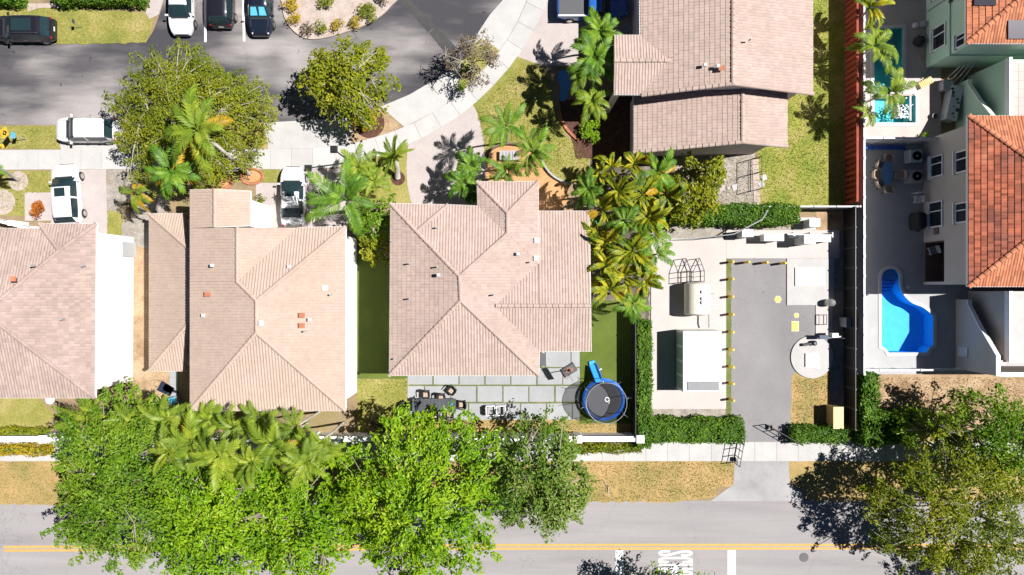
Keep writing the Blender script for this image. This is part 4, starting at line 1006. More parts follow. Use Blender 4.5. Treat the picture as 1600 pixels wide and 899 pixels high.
# ---- palms
def frond_mesh(name, L, n, ll, e0, droop, lw=.05, ang=55, hang=.35, vee=.25, seed=1, rac=.022, bend=0.0):
    rng = np.random.default_rng(seed); V = []; F = []
    pts = []; p = np.zeros(3); a = math.radians(e0); seg = 12
    for i in range(seg+1):
        pts.append(p.copy()); p = p+np.array([math.cos(a), 0, math.sin(a)])*L/seg; a -= math.radians(droop)/seg*(.5+1.0*i/seg)
    pts = np.array(pts); pts[:, 1] += bend*L*(np.linspace(0, 1, seg+1)**2)
    at = lambda t: pts[min(seg-1, int(t*seg))]+(pts[min(seg-1, int(t*seg))+1]-pts[min(seg-1, int(t*seg))])*(t*seg-min(seg-1, int(t*seg)))
    for i in range(n):
        t = .13+.87*(i+.5)/n; b = at(t); f = at(min(1, t+.02))-at(max(0, t-.02)); f /= np.linalg.norm(f)+1e-9
        env = math.sin(math.pi*min(1, (.16+.84*t)))**.55 if t < .97 else .5
        env = max(.35, env)
        for s in (-1, 1):
            aa = math.radians(ang*(1-.45*t)+rng.uniform(-6, 6)); side = np.array([0, s, 0.])
            d = f*math.cos(aa)+side*math.sin(aa)+np.array([0, 0, vee*(1-t)]); d /= np.linalg.norm(d)
            l = ll*env*rng.uniform(.88, 1.08); w = lw*rng.uniform(.8, 1.2)
            q = np.cross(d, [0, 0, 1.]); q /= np.linalg.norm(q)+1e-9
            m = b+d*l*.5+np.array([0, 0, -.04*hang*l]); e = b+d*l*.95+np.array([0, 0, -hang*l*rng.uniform(.6, 1.2)])
            k = len(V); V += [b-q*w*.25, b+q*w*.25, m+q*w*.5, e, m-q*w*.5]; F += [(k, k+1, k+2, k+4), (k+4, k+2, k+3)]
    k0_ = len(V)
    for i in range(0, seg+1, 2):
        r = rac*(1-.8*i/seg)
        for t in range(4): V.append(pts[i]+np.array([0, r*math.cos(t*1.5708), r*math.sin(t*1.5708)]))
    for i in range(seg//2):
        for t in range(4): F.append((k0_+i*4+t, k0_+i*4+(t+1) % 4, k0_+i*4+4+(t+1) % 4, k0_+i*4+4+t))
    me = bpy.data.meshes.new(name); me.from_pydata([tuple(v) for v in V], [], F); me.update(); return me
M['frond_green'] = leafmat('green_palm_frond', [(.1, (.055, .15, .012)), (.5, (.12, .26, .018)), (.9, (.22, .36, .03))], .5, .35, objrand=.25)
M['frond_lime'] = leafmat('lime_palm_frond', [(.1, (.10, .19, .015)), (.5, (.20, .31, .025)), (.9, (.34, .42, .05))], .5, .4, objrand=.28)
M['frond_banana'] = leafmat('yellow_green_frond', [(.1, (.08, .16, .010)), (.5, (.25, .32, .014)), (.9, (.50, .47, .03))], .5, .4, objrand=.4)
M['frond_yellow'] = leafmat('yellowing_frond', [(.1, (.28, .19, .012)), (.5, (.46, .30, .015)), (.9, (.55, .40, .03))], .5, .35, objrand=.2)
FR = {}
def kind(k, mat, specs):
    FR[k] = []
    for i, s in enumerate(specs):
        me = frond_mesh('frond', seed=i+3, **s); me.materials.append(M[mat]); FR[k].append(me)
feather = [dict(L=1.0, n=27, ll=.30, e0=e, droop=d, lw=.026, ang=58, hang=h, rac=.012) for e, d, h in ((55, 85, .5), (35, 80, .45), (15, 75, .5), (62, 70, .4))]
broad = [dict(L=1.0, n=17, ll=.36, e0=e, droop=d, lw=.066, ang=42, hang=h, vee=.85, rac=.014, bend=bn) for e, d, h, bn in ((70, 95, .25, .25), (50, 105, .3, -.3), (25, 80, .25, .15), (60, 120, .3, -.15))]
stiff = [dict(L=1.0, n=42, ll=.20, e0=e, droop=d, lw=.02, ang=50, hang=.1, vee=.4, rac=.012) for e, d in ((65, 50), (40, 60), (20, 60), (80, 40))]
shortb = [dict(L=1.0, n=19, ll=.29, e0=e, droop=d, lw=.04, ang=58, hang=.35, vee=.35, rac=.014) for e, d in ((55, 110), (35, 100), (15, 80))]
kind('big', 'frond_green', [dict(L=1.0, n=34, ll=.28, e0=e, droop=d, lw=.021, ang=62, hang=h, rac=.012) for e, d, h in ((50, 90, .5), (30, 80, .45), (12, 70, .5))])
kind('feather', 'frond_green', feather); kind('areca', 'frond_lime', feather); kind('broad', 'frond_banana', broad)
kind('stiff', 'frond_lime', stiff); kind('foxtail', 'frond_green', shortb); kind('foxlime', 'frond_lime', shortb); kind('dead', 'frond_yellow', shortb)
def palm(label, px, py, z, r, k='feather', n=13, seed=1, base=None, dead=0, trunk_r=.09, name='palm_tree', group=None, crownshaft=True, cat='palm'):
    """px,py: image position of the crown centre at height z; r: frond length in metres"""
    rng = random.Random(seed*31+7); c = P(px, py, z)
    b = Vector((c.x, c.y, 0)) if base is None else P(*base)
    t = thing(name, label, cat, b, group=group)
    loc = c-b
    m = MB(); p0, p2 = b-Vector((0, 0, .05)), c; p1 = (b+c)/2+Vector((rng.uniform(-.1, .1), rng.uniform(-.1, .1), 0))
    m.tube([p0, b+Vector((0, 0, .2)), p1, p2], [trunk_r*1.6, trunk_r*1.15, trunk_r, trunk_r*.75], 8); m.build('trunk', M['palebark'], t, smooth=True)
    if crownshaft:
        MB().tube([c-Vector((0, 0, .1)), c+Vector((0, 0, .12)), c+Vector((0, 0, .5))], [trunk_r*.8, trunk_r*.95, .02], 7).build('crown_shaft', M['frond_green'], t)
    tl = Matrix.Rotation(rng.uniform(0, 6.28), 3, 'Z') @ Matrix.Rotation(rng.uniform(.05, .38), 3, 'X'); rv = rng.uniform(.8, 1.15)
    for i in range(n):
        a = i*2.39996+rng.uniform(-.25, .25); ms = FR['dead'] if i < dead else FR[k]
        me = ms[i % len(ms)] if i >= dead else ms[-1]
        o = bpy.data.objects.new('frond', me); COL.objects.link(o); o.parent = t
        o.location = loc+Vector((0, 0, .1)); s = r*rv*rng.uniform(.72, 1.15); o.scale = (s, s, s)
        w_ = 2.0 if k == 'broad' else 1.0
        o.rotation_euler = (rng.uniform(-.25, .25)*w_, rng.uniform(-.15, .2)*w_ if i >= dead else .35, a+rng.uniform(-.3, .3)*(w_-1))
        o.rotation_euler = (tl @ o.rotation_euler.to_matrix()).to_euler()
    return t
palm('tall palm with yellowing fronds, its long pale trunk rooted in the brick ring', 312, 205, 8.2, 2.7, 'foxlime', 11, 1, (390, 272), dead=2, trunk_r=.13)
palm('palm with yellow drooping fronds hanging over the low side wing', 270, 268, 6.4, 2.4, 'foxtail', 13, 2, (337, 290), dead=4, trunk_r=.12)
palm('short yellowed palm beside the bare twiggy bed', 214, 300, 4.2, 1.5, 'foxlime', 9, 3, (232, 318), dead=5, trunk_r=.08)
palm('big feathery palm over the white sedan and the drive', 541, 312, 5.4, 3.2, 'big', 10, 4, (562, 330), trunk_r=.14)
palm('young feathery palm between the lamp post and the date palm', 560, 262, 3.4, 1.7, 'areca', 13, 5, trunk_r=.07)
palm('leafy green palm under the lamp post', 585, 283, 2.8, 1.6, 'areca', 12, 55, trunk_r=.07)
palm('stiff round date palm in a dark mulch ring by the pink drive', 618, 246, 2.6, 1.55, 'stiff', 26, 6, (622, 278), trunk_r=.2)
for i, (x_, y_, z_, r_, l) in enumerate([(735, 258, 3.6, 1.5, 'leafy palm at the drive edge, top of the cluster'), (726, 285, 3.4, 1.4, 'leafy palm at the drive edge, middle of the cluster'), (742, 300, 3.2, 1.3, 'leafy palm at the drive edge, touching the front roof block')]):
    palm(l, x_, y_, z_, r_, 'foxtail', 16, 7+i, trunk_r=.07)
palm('slender palm standing in the front lawn above the oval planter', 791, 197, 5.6, 1.7, 'feather', 10, 11, trunk_r=.07)
palm('slender palm beside the curved orange path', 832, 238, 5.2, 1.7, 'feather', 11, 12, trunk_r=.07)
palm('low palm at the front of the entry roof block', 790, 266, 3.6, 1.4, 'feather', 12, 13, trunk_r=.07)
palm('dark green palm over the orange path end', 921, 297, 4.2, 1.6, 'foxtail', 14, 14, trunk_r=.08)
for i, (x_, y_, z_, r_, l) in enumerate([(938, 50, 4.6, 1.7, 'palm beside the blue pickup truck'), (928, 92, 4.8, 1.8, 'palm at the corner of the entry gable drive'), (912, 118, 4.6, 1.6, 'palm over the blue path'), (925, 160, 4.2, 1.7, 'palm below the entry gable, over the dark mulch')]):
    palm(l, x_, y_, z_, r_, 'foxlime' if i > 1 else 'foxtail', 14, 15+i, trunk_r=.08)
G_B = 'yellow green palms in the thicket right of the centre house'
for i, (x_, y_, z_) in enumerate([(955, 262, 3.8), (992, 258, 4.0), (1028, 268, 4.0), (968, 300, 4.6), (1004, 306, 4.8), (940, 330, 4.2), (978, 348, 5.0), (1014, 342, 4.4), (950, 378, 4.4), (988, 392, 4.8), (1024, 398, 3.8), (948, 415, 4.2), (976, 432, 4.8), (1008, 440, 4.2), (988, 474, 4.0), (952, 452, 4.0), (936, 272, 3.0), (1040, 305, 3.0), (1018, 368, 3.2), (934, 362, 3.0), (932, 395, 3.0), (964, 405, 3.2), (1000, 415, 3.0), (936, 440, 2.8), (970, 325, 3.2), (1010, 280, 3.2)]):
    side = 'at the roof edge of the centre house' if x_ < 956 else 'just below the gabled house wall' if y_ < 285 else 'beside the yellow green tree and hedge end' if x_ > 1003 and y_ < 350 else 'overhanging the compound slab' if x_ > 1003 else 'at the turf end of the thicket' if y_ > 425 else 'in the middle of the palm thicket'
    palm('yellow green broad leaved palm '+side, x_, y_, z_-.6+.35*(i % 4), 1.5+.12*(i % 5), ('broad', 'broad', 'foxtail', 'broad')[i % 4], 7+i % 5, 20+i, dead=i % 3, trunk_r=.07, group='thicket palms '+side)
G_A = 'feathery palms behind the white street wall'
for i, (x_, y_, z_) in enumerate([(215, 660, 5.0), (262, 655, 5.4), (300, 690, 6.4), (322, 655, 5.2), (368, 668, 6.0), (345, 708, 7.4), (405, 650, 5.2), (432, 694, 7.2), (462, 668, 6.0), (500, 690, 6.6), (395, 722, 7.6), (480, 722, 7.2), (265, 705, 6.8), (150, 652, 4.4)]):
    side = 'against the eave of the peach tile roof' if y_ < 680 and x_ > 290 else 'over the side yard between two houses' if x_ < 275 and y_ < 680 else 'in the row crowded against the street trees'
    palm('feathery lime palm '+side, x_, y_, z_, 2.2, 'areca', 11+i % 4, 40+i, trunk_r=.08, group='street wall palms '+side, dead=1 if i % 5 == 2 else 0)
G_P = 'tall palms along the white pool fence'
for i, (x_, y_, z_, l) in enumerate([(1356, 14, 3.4, 'tall palm on the white fence line at the far end of the teal pool'), (1364, 74, 3.5, 'tall palm leaning over the middle of the teal pool'), (1387, 146, 4.2, 'tall palm over the spa end of the teal pool'), (1353, 178, 3.0, 'shorter palm on the white fence beside the spa')]):
    palm(l, x_, y_, z_, (1.9, 1.9, 1.9, 1.3)[i], 'broad' if i == 0 else 'foxlime', 11, 60+i, base=(1339 if i != 2 else 1345, y_*.94+26), trunk_r=.09)
palm('palm cut by the picture edge with its pale trunk in a gravel ring', -14, 256, 4.6, 1.5, 'feather', 11, 70, (29, 281), trunk_r=.11)
# ---- hedges and shrubs
def hedge(name, label, poly, h, mat, size=.16, dens=150, group=None, cat='hedge', seed=3, ragged=.2, core=True):
    rng = np.random.default_rng(seed); pts = [P(*p) for p in poly]
    c = sum(pts, Vector((0, 0, 0)))/len(pts); t = thing(name, label, cat, c, group=group)
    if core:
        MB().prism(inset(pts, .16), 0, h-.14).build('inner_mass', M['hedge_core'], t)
    xs_ = [p.x for p in pts]; ys_ = [p.y for p in pts]; pp = [(p.x, p.y) for p in pts]
    w = (max(xs_)-min(xs_))*(max(ys_)-min(ys_)); n = int(w*dens)
    x_ = rng.uniform(min(xs_), max(xs_), n); y_ = rng.uniform(min(ys_), max(ys_), n); k = in_poly(x_, y_, pp); x_, y_ = x_[k], y_[k]
    bumps = np.sin(x_*3.1+seed)*np.sin(y_*2.7+seed*2)*ragged
    top = np.stack([x_, y_, h+bumps+rng.normal(size=len(x_))*.05], 1); nt_ = np.zeros_like(top); nt_[:, 2] = .8; nt_ += rng.normal(size=nt_.shape)*.5
    sp, sn = [], []
    for i in range(len(pts)):
        a, b = np.array(pts[i].xy), np.array(pts[(i+1) % len(pts)].xy); L = np.linalg.norm(b-a); m = int(L*h*dens*.8)
        if m < 1: continue
        u = rng.uniform(0, 1, m); d = (b-a)/L; nn = np.array([-d[1], d[0]])
        cc = np.array(c.xy); nn = nn if np.dot(nn, (a+b)/2-cc) > 0 else -nn
        q = a+(b-a)*u[:, None]+nn*(rng.normal(size=(m, 1))*.08+.07*np.sin(u[:, None]*L*2.3+seed))
        sp.append(np.concatenate([q, rng.uniform(.02, h, (m, 1))], 1)); sn.append(np.concatenate([np.tile(nn, (m, 1)), np.full((m, 1), .5)], 1)+rng.normal(size=(m, 3))*.5)
    pos = np.concatenate([top]+sp); nr = np.concatenate([nt_]+sn)
    V, F = leaves(len(pos), pos, nr, size, .6, rng=rng); V -= np.array(c)
    link('foliage', np_mesh('foliage', V, F), mat, t); return t
hedge('hedge', 'clipped green hedge along the black fence beside the trampoline', rect(991, 500, 1012, 694), 1.5, M['leaf_hedge'], .18)
hedge('hedge', 'thick hedge at the compound corner left of the open gate', rect(1014, 652, 1154, 686), 1.3, M['leaf_hedge'], .2, 130, seed=5, ragged=.2)
hedge('hedge', 'short hedge in front of the tan cabinet', rect(1232, 664, 1312, 687), 1.2, M['leaf_hedge'], .18, seed=6)
hedge('hedge', 'narrow hedge growing from the white pool wall to the sidewalk', rect(1334, 582, 1358, 690), 1.5, M['leaf_hedge'], .24, 110, seed=7, ragged=.25)
hedge('hedge', 'leafy hedge along the sidewalk under the bushy tree', rect(1359, 640, 1416, 688), 1.2, M['leaf_hedge'], .24, 110, seed=8, ragged=.25)
hedge('hedge', 'tall clipped hedge behind the white equipment cabinets', [(1048, 324), (1234, 324), (1234, 350), (1200, 354), (1048, 349)], 1.9, M['leaf_hedge'], .19, 150, seed=9, ragged=.15)
hedge('hedge', 'yellow green hedge outside the white street wall beside the dry verge', rect(880, 691, 1000, 704), .7, M['leaf_lime'], .17, 170, seed=10)
hedge('hedge', 'yellow croton hedge outside the street wall end', rect(-200, 694, 86, 708), .7, M['leaf_yellow'], .17, 170, seed=11)
hedge('hedge', 'clipped two tone hedge inside the street wall end', rect(10, 668, 78, 684), .9, M['leaf_lime'], .17, 170, seed=12)
hedge('hedge', 'long dark green hedge above the top lawn', rect(100, -6, 232, 12), 1.4, M['leaf_hedge'], .18, 150, seed=13)
hedge('hedge', 'green hedge beside the black SUV', rect(-100, -4, 42, 13), 1.3, M['leaf_hedge'], .18, 150, seed=14)
def shrub(label, px, py, r, h, mat, size=.16, n=None, seed=1, name='shrub', ry=None, cat='bush', group=None):
    rng = np.random.default_rng(seed); b = P(px, py); t = thing(name, label, cat, b, group=group); R = r/S; RY = (ry or r)/S
    nc = max(6, int(math.pi*R*RY*9)); a = rng.uniform(0, 6.28, nc); q = np.sqrt(rng.uniform(0, 1, nc))*.85
    cs = np.stack([R*q*np.cos(a), RY*q*np.sin(a), h*(.45+.4*np.sqrt(1-q*q))], 1)
    V, F = clump_leaves(cs, rng.uniform(.22, .36, nc), n or 45, size, .5, rng=rng); link('foliage', np_mesh('foliage', V, F), mat, t)
    m = MB()
    for i in range(min(nc, 9)): m.tube([(0, 0, 0), (cs[i][0]*.5, cs[i][1]*.5, cs[i][2]*.6), tuple(cs[i])], [.03, .02, .01], 4, cap=False)
    m.build('stems', M['bark'], t, world=False); return t
shrub('round yellow bush in the dark mulch ring below the yellow green tree', 573, 190, 19, 1.0, M['leaf_yellow'], .16, seed=1)
shrub('orange croton bush on the small paved square by the white SUV', 66, 329, 12, .9, M['leaf_orange'], .18, seed=2)
for i, (x_, y_, r_, m_, l) in enumerate([(456, 12, 12, 'leaf_yellow', 'yellow bush beside the dark blue car'), (463, 34, 10, 'leaf_yellow', 'yellow bush in the bend of the median'), (575, 26, 16, 'leaf_lime', 'yellow green bush at the curved median edge'), (556, 38, 10, 'leaf_yellow', 'small yellow bush at the median edge'), (508, 44, 11, 'leaf_olive', 'olive shrub in the middle of the median'), (530, 42, 8, 'leaf_yellow', 'low dry yellow shrub in the median'), (512, 6, 12, 'leaf_olive', 'grey green shrub on the pink median gravel'), (600, 4, 10, 'leaf_brown', 'dry brown shrub at the tip of the median'), (486, 50, 9, 'leaf_brown', 'dry plant at the rounded end of the median')]):
    shrub(l, x_, y_, r_, .8, M[m_], .15, 35, seed=10+i)
shrub('leafy shrub in the mulch bed left of the lower gable roof', 922, 206, 16, 1.0, M['leaf_bright'], .2, 30, seed=30, ry=20)
shrub('small plant beside the spa corner', 1441, 213, 5, .5, M['leaf_bright'], .14, 16, seed=31)
shrub('dark bush at the patio edge below the two white armchairs', 822, 664, 14, .7, M['leaf_brown'], .16, 30, seed=32, ry=7)
shrub('green plant below the patio pavers beside the trampoline', 868, 670, 18, .5, M['leaf_bright'], .16, 30, seed=33, ry=7)
shrub('green tuft on the street verge at the cul-de-sac island', 722, 136, 7, .5, M['leaf_mid'], .14, 24, seed=34)
shrub('brown twiggy plants at the wall end of the shaded turf', 590, 664, 20, .9, M['leaf_brown'], .16, 30, seed=35)
shrub('dry twiggy heap beside the short yellowed palm', 205, 330, 17, .5, M['leaf_brown'], .16, 20, seed=36)
shrub('reddish foliage in the bed beside the white sedan', 412, 314, 8, .6, M['leaf_olive'], .16, 20, seed=37)
# ---- grass blades
def grass(poly, dens, mat, hgt=.09, seed=1, name='grass'):
    rng = np.random.default_rng(seed); pts = [P(*p) for p in poly]; xs_ = [p.x for p in pts]; ys_ = [p.y for p in pts]
    n = int((max(xs_)-min(xs_))*(max(ys_)-min(ys_))*dens); x_ = rng.uniform(min(xs_), max(xs_), n); y_ = rng.uniform(min(ys_), max(ys_), n)
    k = in_poly(x_, y_, [(p.x, p.y) for p in pts]); x_, y_ = x_[k], y_[k]; n = len(x_)
    a = rng.uniform(0, 6.28, n); h = hgt*rng.uniform(.5, 1.3, n); w = rng.uniform(.02, .04, n); le = rng.uniform(.02, .10, n)
    dx, dy = np.cos(a), np.sin(a)
    z = np.full(n, .02)
    A = np.stack([x_-dy*w, y_+dx*w, z], 1); B = np.stack([x_+dy*w, y_-dx*w, z], 1); C = np.stack([x_+dx*le, y_+dy*le, z+h], 1)
    V = np.stack([A, B, C], 1).reshape(-1, 3); o = link(name, np_mesh(name, V, np.arange(3*n).reshape(n, 3)), mat)
    return o
M['blade'] = leafmat('grass_blades', [(.15, (.12, .16, .018)), (.5, (.24, .24, .04)), (.9, (.38, .33, .11))], .45, .3)
M['blade_lush'] = leafmat('lush_grass_blades', [(.15, (.11, .17, .012)), (.5, (.22, .25, .03)), (.9, (.37, .32, .09))], .45, .3)
M['blade_dry'] = leafmat('dry_grass_blades', [(.15, (.16, .14, .04)), (.5, (.32, .23, .09)), (.9, (.46, .32, .16))], .45, .3)
for i, (nm, lab, poly, d, m_) in enumerate([
    ('grass', 'short green grass of the top lawn', LAWN_TL, 110, 'blade'),
    ('grass', 'lush grass of the yard beside the red fence', [(1186, -10), (1316, -10), (1316, 320), (1186, 320)], 90, 'blade_lush'),
    ('grass', 'dry tan grass on the verge along the road', [(-20, 722), (1116, 722), (1146, 724), (1146, 756), (1122, 762), (1116, 774), (1060, 783), (-20, 788)], 80, 'blade_dry'),
    ('grass', 'grass of the front lawn by the curved orange path', [(744, 172), (816, 100), (850, 106), (872, 182), (884, 214), (920, 242), (920, 284), (868, 280), (842, 242), (800, 222), (768, 230), (758, 236)], 100, 'blade'),
    ('grass', 'grass verge below the warning sign', [(0, 198), (84, 198), (93, 231), (0, 233)], 90, 'blade'),
    ('grass', 'dry grass on the soil strip below the blue pool', [(1362, 590), (1600, 590), (1600, 640), (1420, 690), (1362, 636)], 50, 'blade_dry'),
    ('grass', 'grass patch beside the round concrete pad', [(1239, 592), (1264, 592), (1296, 560), (1296, 662), (1237, 662)], 90, 'blade_dry'),
    ('grass', 'grass at the lower end of the shaded turf strip', [(560, 592), (637, 592), (637, 660), (560, 660)], 90, 'blade'),
    ('grass', 'dry grass below the patio pavers', [(637, 657), (985, 660), (985, 676), (637, 680)], 70, 'blade_dry'),
    ('grass', 'grass beside the driveway of the white SUV', [(0, 268), (80, 268), (80, 301), (38, 303), (38, 334), (0, 326)], 80, 'blade'),
    ('grass', 'sparse grass between the yellow green tree and the black trellis', [(1125, 245), (1185, 245), (1185, 320), (1110, 320)], 50, 'blade_dry')]):
    o = grass(poly, d, M[m_], seed=50+i); tagp(o, lab, 'grass', kind='stuff')
# ================================================================ FENCES AND WALLS
def V3(px, py, z=0): return P(px, py, z)
sw = thing('street_wall', 'long white stucco wall with square pillars between the gardens and the sidewalk', 'wall', P(500, 679))
MB().prism([P(-400, 676), P(998, 676), P(998, 682), P(-400, 682)], 0, 1.55).build('panel', M['wall_white'], sw)
MB().prism([P(-400, 675), P(999, 675), P(999, 683), P(-400, 683)], 1.552, 1.64).build('cap', M['trim'], sw)
for x_ in (-180, -40, 90, 225, 360, 495, 630, 765, 900, 994):
    q = P(x_, 679); MB().box((q.x, q.y, .85), (.5, .5, 1.7)).build('pillar', M['wall_white'], sw); MB().box((q.x, q.y, 1.74), (.6, .6, .08), bev=.03).build('pillar_cap', M['trim'], sw)
def panel_fence(name, label, p0, p1, h, mat, post_mat, n, thick=.06, cap=None, post=.1, gapz=.04, cat='fence', group=None, capw=.12):
    a, b = P(*p0), P(*p1); d = b-a; L = d.length; u = d/L; ang = math.atan2(d.y, d.x); t = thing(name, label, cat, (a+b)/2, group=group)
    for i in range(n):
        c = a+u*(L*(i+.5)/n); MB().box((c.x, c.y, h/2+gapz/2), (L/n-post, thick, h-gapz), ang).build('panel', mat, t)
    for i in range(n+1):
        c = a+u*(L*i/n); o = MB().box((c.x, c.y, h/2+.03), (post, post, h+.06), ang).build('post', post_mat, t)
        if cap is not None: MB().box((c.x, c.y, h+.09), (post+.06, post+.06, .06), ang, bev=.02).build('post_cap', cap, o)
    if cap is not None:
        for i in range(n):
            c = a+u*(L*(i+.5)/n); MB().box((c.x, c.y, h+.03), (L/n-post, capw, .06), ang).build('rail', cap, t)
    return t
panel_fence('black_fence', 'black solid panel fence between the trampoline yard and the clipped hedge', (987, 482), (987, 676), 1.75, M['black'], M['black'], 5)
panel_fence('white_fence', 'long white vinyl fence with post caps along the pool yards', (1331, -160), (1331, 580), 1.85, M['white'], M['white'], 25, .05, M['white'], .12)
panel_fence('white_fence', 'white vinyl fence dividing the teal pool yard from the grey deck', (1333, 224), (1446, 224), 1.85, M['white'], M['white'], 4, .05, M['white'], .12)
panel_fence('white_fence', 'white vinyl fence below the blue pool facing the soil strip', (1333, 576), (1490, 576), 1.0, M['white'], M['white'], 5, .06, M['white'], .12)
panel_fence('screen_fence', 'black screened fence on the right side of the utility compound', (1318, 328), (1318, 664), 1.9, M['black'], M['darkgrey'], 11, .04)
panel_fence('metal_fence', 'grey metal sheet fence between the hedge and the red fence', (1052, 327), (1326, 327), 1.7, M['grey'], M['darkgrey'], 8, .05, M['lightgrey'], .09)
# red board fence: boards one by one
rf = thing('red_fence', 'tall red stained wooden board fence beside the lush lawn', 'fence', P(1321, 100))
y_ = -60.0; i = 0
bme = None
while y_ < 320:
    c = P(1321, y_); off = .05 if i % 2 else -.05
    MB().box((c.x+off, c.y, .93+random.uniform(-.02, .02)), (.03, .26, 1.8), bev=.008).build('board', M['redwood'], rf); y_ += 4.4; i += 1
for z_ in (.35, 1.0, 1.6): MB().box((P(1321, 0).x, (P(0, -60).y+P(0, 320).y)/2, z_), (.06, P(0, -60).y-P(0, 320).y, .1)).build('rail', M['redwood'], rf)
MB().box((P(1321, 0).x, (P(0, -60).y+P(0, 320).y)/2, 1.87), (.17, P(0, -60).y-P(0, 320).y, .035)).build('top_rail', M['redwood'], rf)
# blue-covered end of the divider fence, and tarp
def gate(label, hinge, end, h, nx=3):
    a, b = P(*hinge), P(*end); t = thing('metal_gate', label, 'gate', a, group=None)
    u = (b-a); L = u.length; u = u/L; r = .03
    fr = MB()
    for p, q in (((0, .12), (L, .12)), ((0, h), (L, h)), ((0, h*.55), (L, h*.55))): fr.tube([a+u*p[0]+Vector((0, 0, p[1])), a+u*q[0]+Vector((0, 0, q[1]))], r, 6)
    fr.build('rail', M['black'], t, kind='stuff')
    for k in range(nx+1):
        c = a+u*(L*k/nx); MB().tube([c+Vector((0, 0, .05 if k else 0)), c+Vector((0, 0, h+.02))], r*1.1, 6).build('upright', M['black'], t)
    mid = a+u*(L*.85); MB().box(mid+Vector((0, 0, h*.25)), (.06, .35, .35)).build('lock_box', M['black'], t)
    MB().tube([a, a+Vector((0, 0, h+.15))], .055, 8).build('gate_post', M['darkgrey'], t)
    return t
gate('open black gate leaf swung over the sidewalk at the compound drive', (1152, 688), (1146, 722), 1.5)
gate('open black gate leaf swung inward beside the short hedge', (1241, 689), (1196, 663), 1.5)

# ================================================================ VEHICLES
def paint(name, c, metallic=.0):
    m = plain(name, c, .28, metallic, .5, .02, 2.0, coat=.6); return m
PAINT = {'white': paint('white_car_paint', (.60, .60, .61)), 'black': paint('black_car_paint', (.014, .014, .02), .2), 'navy': paint('dark_blue_car_paint', (.012, .018, .035), .3), 'blue': paint('blue_car_paint', (.02, .12, .42), .1)}
M['seam'] = plain('panel_gap', (.10, .10, .105), .8)
M['cglass'] = plain('tinted_car_glass', (.015, .03, .035), .05, spec=.8)
M['lamp'] = plain('headlamp_lens', (.55, .56, .58), .15, spec=.7)
M['tail'] = plain('red_tail_lamp', (.30, .01, .012), .2, spec=.6)
M['chrome'] = plain('chrome_trim', (.6, .6, .6), .15, .9)
SUV = dict(L=4.7, W=1.9, top=[(-.5, .62), (-.497, .92), (-.475, 1.05), (-.445, 1.30), (-.40, 1.56), (-.33, 1.66), (-.15, 1.70), (.02, 1.68), (.10, 1.62), (.16, 1.46), (.25, 1.10), (.29, 1.06), (.38, 1.00), (.45, .90), (.487, .78), (.5, .55)], belt=1.02, rw=.70, rear=(-.47, -.39), wind=(.10, .26), side=(-.40, .20))
SEDAN = dict(L=4.65, W=1.84, top=[(-.5, .60), (-.497, .85), (-.47, .98), (-.40, 1.03), (-.36, 1.06), (-.28, 1.28), (-.20, 1.41), (-.08, 1.46), (.03, 1.44), (.09, 1.36), (.16, 1.19), (.23, .98), (.28, .94), (.38, .89), (.46, .78), (.49, .68), (.5, .5)], belt=.92, rw=.66, rear=(-.36, -.21), wind=(.06, .235), side=(-.30, .17))
TRUCK = dict(L=5.5, W=1.95, top=[(-.5, .70), (-.498, 1.0), (-.49, 1.12), (-.10, 1.14), (-.085, 1.16), (-.075, 1.5), (-.06, 1.76), (.03, 1.82), (.10, 1.78), (.14, 1.66), (.21, 1.22), (.25, 1.16), (.38, 1.13), (.46, 1.05), (.49, .9), (.5, .6)], belt=1.12, rw=.76, rear=(-.083, -.062), wind=(.11, .22), side=(-.06, .18))
